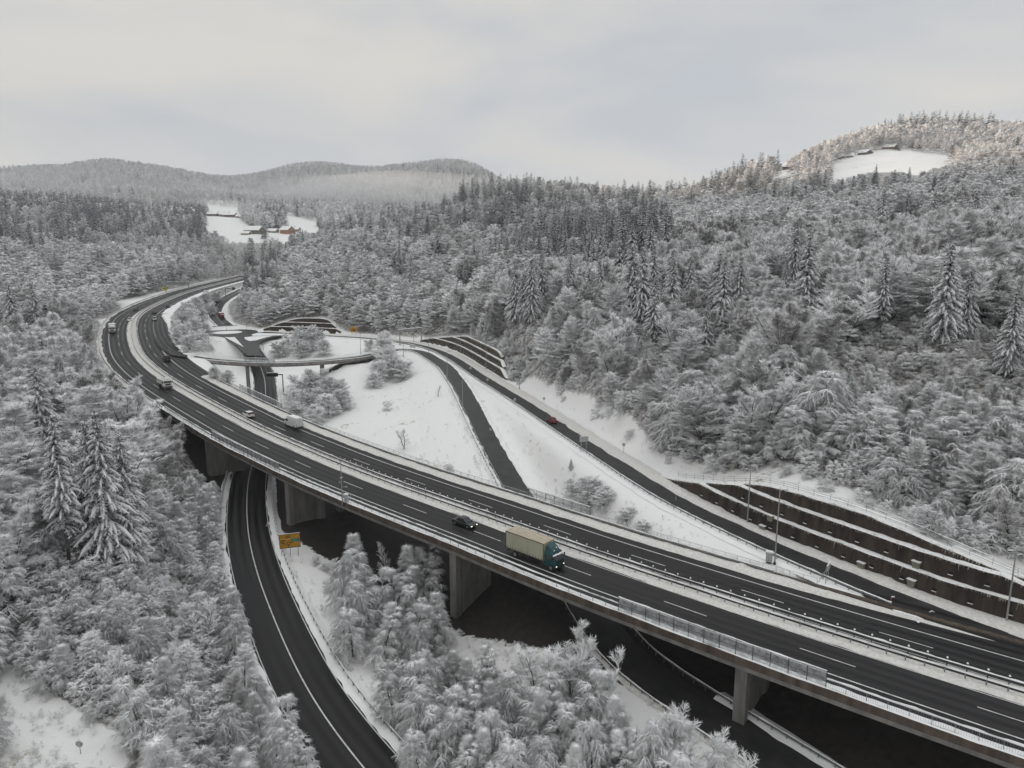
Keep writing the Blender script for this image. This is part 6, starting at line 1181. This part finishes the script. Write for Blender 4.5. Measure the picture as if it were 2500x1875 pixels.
fr=MB(); a=np.array([tq[0]*.3,tq[1]*.3]); b=np.array([tq[0]*2.6,tq[1]*2.6]); fr.path([(a[0],a[1],.5),(a[0],a[1],2.6),(b[0],b[1],2.6),(b[0],b[1],.5)],.035,n=4).tube((a[0],a[1],1.6),(b[0],b[1],1.6),.03,n=4); vobj(fr,'safety_frame',RAILW,e)
# roadside cabinet and concrete hoppers on the wall
P=on_deck(1877,1374,HR); e=empty('cabinet',tuple(P),R(-30),'grey roadside cabinet with a snow cap next to the lamp post','cabinet'); vobj(MB().box((0,0,.95),(.9,.55,1.5)),'housing',SIGNBACK,e); vobj(MB().box((0,0,.12),(.8,.5,.3)),'plinth',DARKST,e); vobj(MB().box((0,0,1.8),(1.05,.7,.2)),'snow_cap',SNOW,e)
HOP=mat('pale_concrete',(.20,.20,.15),.9,.15,2)
def hopper(px,py,label):
    C,T,Hs=W1; Q=C.copy(); Q[:,2]+=1.4; best=None
    for k,o in ((0,0),(1,LEDGE)):
        for z in np.arange(.3,Hs.max()/3*(k+1),.15):
            if z<Hs.max()/3*k: continue
            X,Y,_=proj(np.c_[C[:,:2]+T*o,C[:,2]+z]); d=(X-px)**2+(Y-py)**2; i=d.argmin()
            if best is None or d[i]<best[0]: best=(d[i],i,o,z)
    _,i,o,z=best; p=C[i,:2]+T[i]*(o-.3); e=empty('drain_hopper',(p[0],p[1],C[i,2]+z-.5),math.atan2(T[i,1],T[i,0])-math.pi/2,label,'drain box'); b=MB(); b.prism([(-.38,0),(.38,0),(.55,1.0),(-.55,1.0)],(0,0,0),(1,0,0),(0,0,1),(0,1,0),-.25,.3); vobj(b,'box',HOP,e); vobj(MB().box((0,0,1.03),(1.2,.65,.08)),'snow_rim',SNOW,e)
for t,x,y,l in (('t2',572,1082,'pale concrete drain box on the middle step left in the long wall'),('t2',543,1176,'pale concrete drain box on the bottom step left in the long wall'),('t2',1505,1400,'pale concrete drain box on the middle step right in the long wall'),('t5',1475,455,'pale concrete drain box on the bottom step right in the long wall'),('t2',1168,1405,'small pale drain outlet low in the middle of the long wall')): hopper(*TT(t,x,y),l)
# red marker post and white railing end near the wedge
P=on_deck(2174,1478,HR); e=empty('marker_post',tuple(P),0,'red marker post with a snowy arm near the end of the side road guardrail','marker post'); vobj(MB().tube((0,0,0),(0,0,1.3),.05,n=6),'post',mat('marker_red',(.35,.08,.07),.6,.2,3),e); vobj(MB().box((.2,0,1.25),(.45,.12,.12)),'arm',SNOW,e)
for i,(px,py) in enumerate([(1414,1064),(1650,1222),(1112,960),(1779,1256)]):
    P=on_deck(px,py,HR); e=empty('delineator',tuple(P),0,('white marker post beside the side road between the red car and the sign panel','white marker post beside the side road left of the terraced wall','white marker post at the left edge of the ramp road','white marker post in the snow bank under the terraced wall')[i],'marker post','white roadside marker posts'); vobj(MB().box((0,0,.5),(.10,.06,1.0)),'post',RAILW,e); vobj(MB().box((0,0,.85),(.105,.065,.14)),'band',BLACKP,e)
# ------------------------------------------------------------------ houses
def house(px,py,Y,w,l,hw,hr,rz,wallc,label,roofc=None,base=None,win=3,name='house',cat='house'):
    P=PY(px,py,Y); g=gz(P[0],P[1]); z0=min(g,P[2]) if base is None else base; z0=g-1.0; e=empty(name,(P[0],P[1],z0),rz,label,cat); Wm=mat('plaster_'+str(len(MATS)),wallc,.85,.08,.5); Rm=SNOW if roofc is None else mat('roof_'+str(len(MATS)),roofc,.85,.1,.5)
    hw+=1.0; b=MB(); b.prism([(-w/2,0),(w/2,0),(w/2,hw),(0,hw+hr),(-w/2,hw)],(0,0,0),(1,0,0),(0,0,1),(0,1,0),-l/2,l/2); wall_=vobj(b,'wall',Wm,e); r=MB()
    for s in (-1,1): r.add([(s*(w/2+.9),-l/2-.9,hw-.9*hr/(w/2)+.1),(s*(w/2+.9),l/2+.9,hw-.9*hr/(w/2)+.1),(0,l/2+.9,hw+hr+.1),(0,-l/2-.9,hw+hr+.1),(s*(w/2+.9),-l/2-.9,hw-.9*hr/(w/2)+.45),(s*(w/2+.9),l/2+.9,hw-.9*hr/(w/2)+.45),(0,l/2+.9,hw+hr+.5),(0,-l/2-.9,hw+hr+.5)],[(0,1,2,3),(7,6,5,4),(0,4,5,1),(0,3,7,4),(1,5,6,2)])
    ro=vobj(r,'roof',Rm,e); vobj(MB().box((w*.12,l*.15,hw+hr+.5),(.8,.8,1.6)),'chimney',CONC,ro)
    for i in range(win):
        u=(i+.5)/win-.5
        for zz in ((1.9,4.4) if hw>5.5 else (1.9,)):
            vobj(MB().box((u*w*.85,-l/2-.03,zz+.6),(.9,.08,1.2)),'window',GLASS,wall_); vobj(MB().box((-w/2-.03,u*l*.85,zz+.6),(.08,.9,1.2)),'window',GLASS,wall_)
    vobj(MB().box((w*.36,-l/2-.04,1.9),(1.1,.08,2.1)),'door',CONCD,wall_); return e
house(702,566,820,10,13,4.2,3.6,R(58),(.36,.21,.165),'orange red farmhouse with snowy roof at the edge of the valley meadow')
house(622,561,810,11,22,3.6,4.0,R(66),(.20,.17,.13),'long low barn with snowy roof left of the orange farmhouse',win=4,name='barn',cat='barn')
house(664,564,825,8,13,1.6,2.2,R(75),(.30,.29,.27),'small shed between the long barn and the orange farmhouse',win=2,name='shed',cat='shed')
house(722,566,835,7,9,2.8,2.2,R(80),(.30,.28,.26),'small annex right behind the orange farmhouse',win=2,name='shed',cat='shed')
house(600,565,800,6,9,1.4,1.6,R(80),(.28,.26,.22),'tiny shed at the left end of the long barn',win=1,name='shed',cat='shed')
for px,py,Y,w,l,hw,rz,c,l_ in ((563,523,1050,11,17,3.0,80,(.20,.15,.13),'right hand house of the distant hamlet above the meadow'),(549,524,1055,9,13,3.2,60,(.24,.22,.20),'middle house of the distant hamlet above the meadow'),(520,525,1060,9,14,2.8,85,(.20,.19,.18),'left hand house of the distant hamlet above the meadow'),(536,524,1062,8,10,3.4,75,(.25,.2,.19),'small house squeezed into the middle of the distant hamlet'),(586,524,1040,7,9,2.4,80,(.25,.25,.25),'pale hut right of the distant hamlet')): house(px,py,Y,w,l,hw,2.6,R(rz),c,l_,win=2)
house(2112,378,745,9,10,1.2,2.6,R(25),(.15,.13,.12),'dark timber barn on the crest at the left of the upper meadow',win=1,name='barn',cat='barn')
house(1929,412,735,9,13,2.0,3.6,R(55),(.14,.10,.08),'farmhouse with a big snowy roof on the skyline left of the upper meadow',win=2)
house(2062,392,742,9,14,1.6,2.6,R(70),(.24,.22,.2),'low shed half hidden by the rise left of the upper meadow',win=1,name='shed',cat='shed')
house(2172,367,765,9,12,1.4,2.8,R(40),(.20,.17,.15),'small roof peeping over the top of the upper meadow',win=1,name='shed',cat='shed')
house(2236,371,775,10,15,2.0,2.8,R(-50),(.20,.15,.11),'brownish farm building behind the right half of the upper meadow',win=2,name='barn',cat='barn')
# ------------------------------------------------------------------ haze
def haze():
    m=D.materials.new('haze'); m.use_nodes=True; nt=m.node_tree; nt.nodes.clear(); o=nt.nodes.new('ShaderNodeOutputMaterial'); v=nt.nodes.new('ShaderNodeVolumePrincipled'); v.inputs['Color'].default_value=(.93,.95,1,1); v.inputs['Density'].default_value=.000085; nt.links.new(v.outputs[0],o.inputs['Volume'])
    b=MB().box((0,2000,290),(11000,10000,900)); ob=b.build('haze',m); tag(ob,None,None,None,'stuff')
haze()

def mist(c,size,dens,seed):
    m=D.materials.new('mist'); m.use_nodes=True; nt=m.node_tree; nt.nodes.clear(); o=nt.nodes.new('ShaderNodeOutputMaterial'); v=nt.nodes.new('ShaderNodeVolumePrincipled'); v.inputs['Color'].default_value=(.97,.97,.97,1); v.inputs['Density'].default_value=dens; nt.links.new(v.outputs[0],o.inputs['Volume'])
    n,k=40,20; V=[];r=random.Random(seed); ph=[r.random()*6 for _ in range(6)]
    for j in range(k+1):
        b=math.pi*j/k
        for i in range(n):
            a=2*math.pi*i/n; q=1+.16*math.sin(3*a+ph[0])*math.sin(b)+.10*math.sin(5*a+ph[1]+b*3)+.07*math.sin(9*a+ph[2]); V.append((c[0]+size[0]*q*math.sin(b)*math.cos(a),c[1]+size[1]*q*math.sin(b)*math.sin(a),c[2]+size[2]*math.cos(b)*(1+.15*math.sin(4*a+ph[3]))))
    me=D.meshes.new('mist'); me.from_pydata(V,[],[((j+1)*n+i,(j+1)*n+(i+1)%n,j*n+(i+1)%n,j*n+i) for j in range(k) for i in range(n)]); me.materials.append(m); ob=D.objects.new('mist',me); link(ob); tag(ob,kind='stuff')
mist(PY(1000,466,1500),(330,190,32),.0024,1); mist(PY(860,462,1650),(330,190,32),.0008,2); mist(PY(60,470,1500),(360,220,40),.0006,3); mist(PY(240,432,1950),(260,180,36),.0005,4)
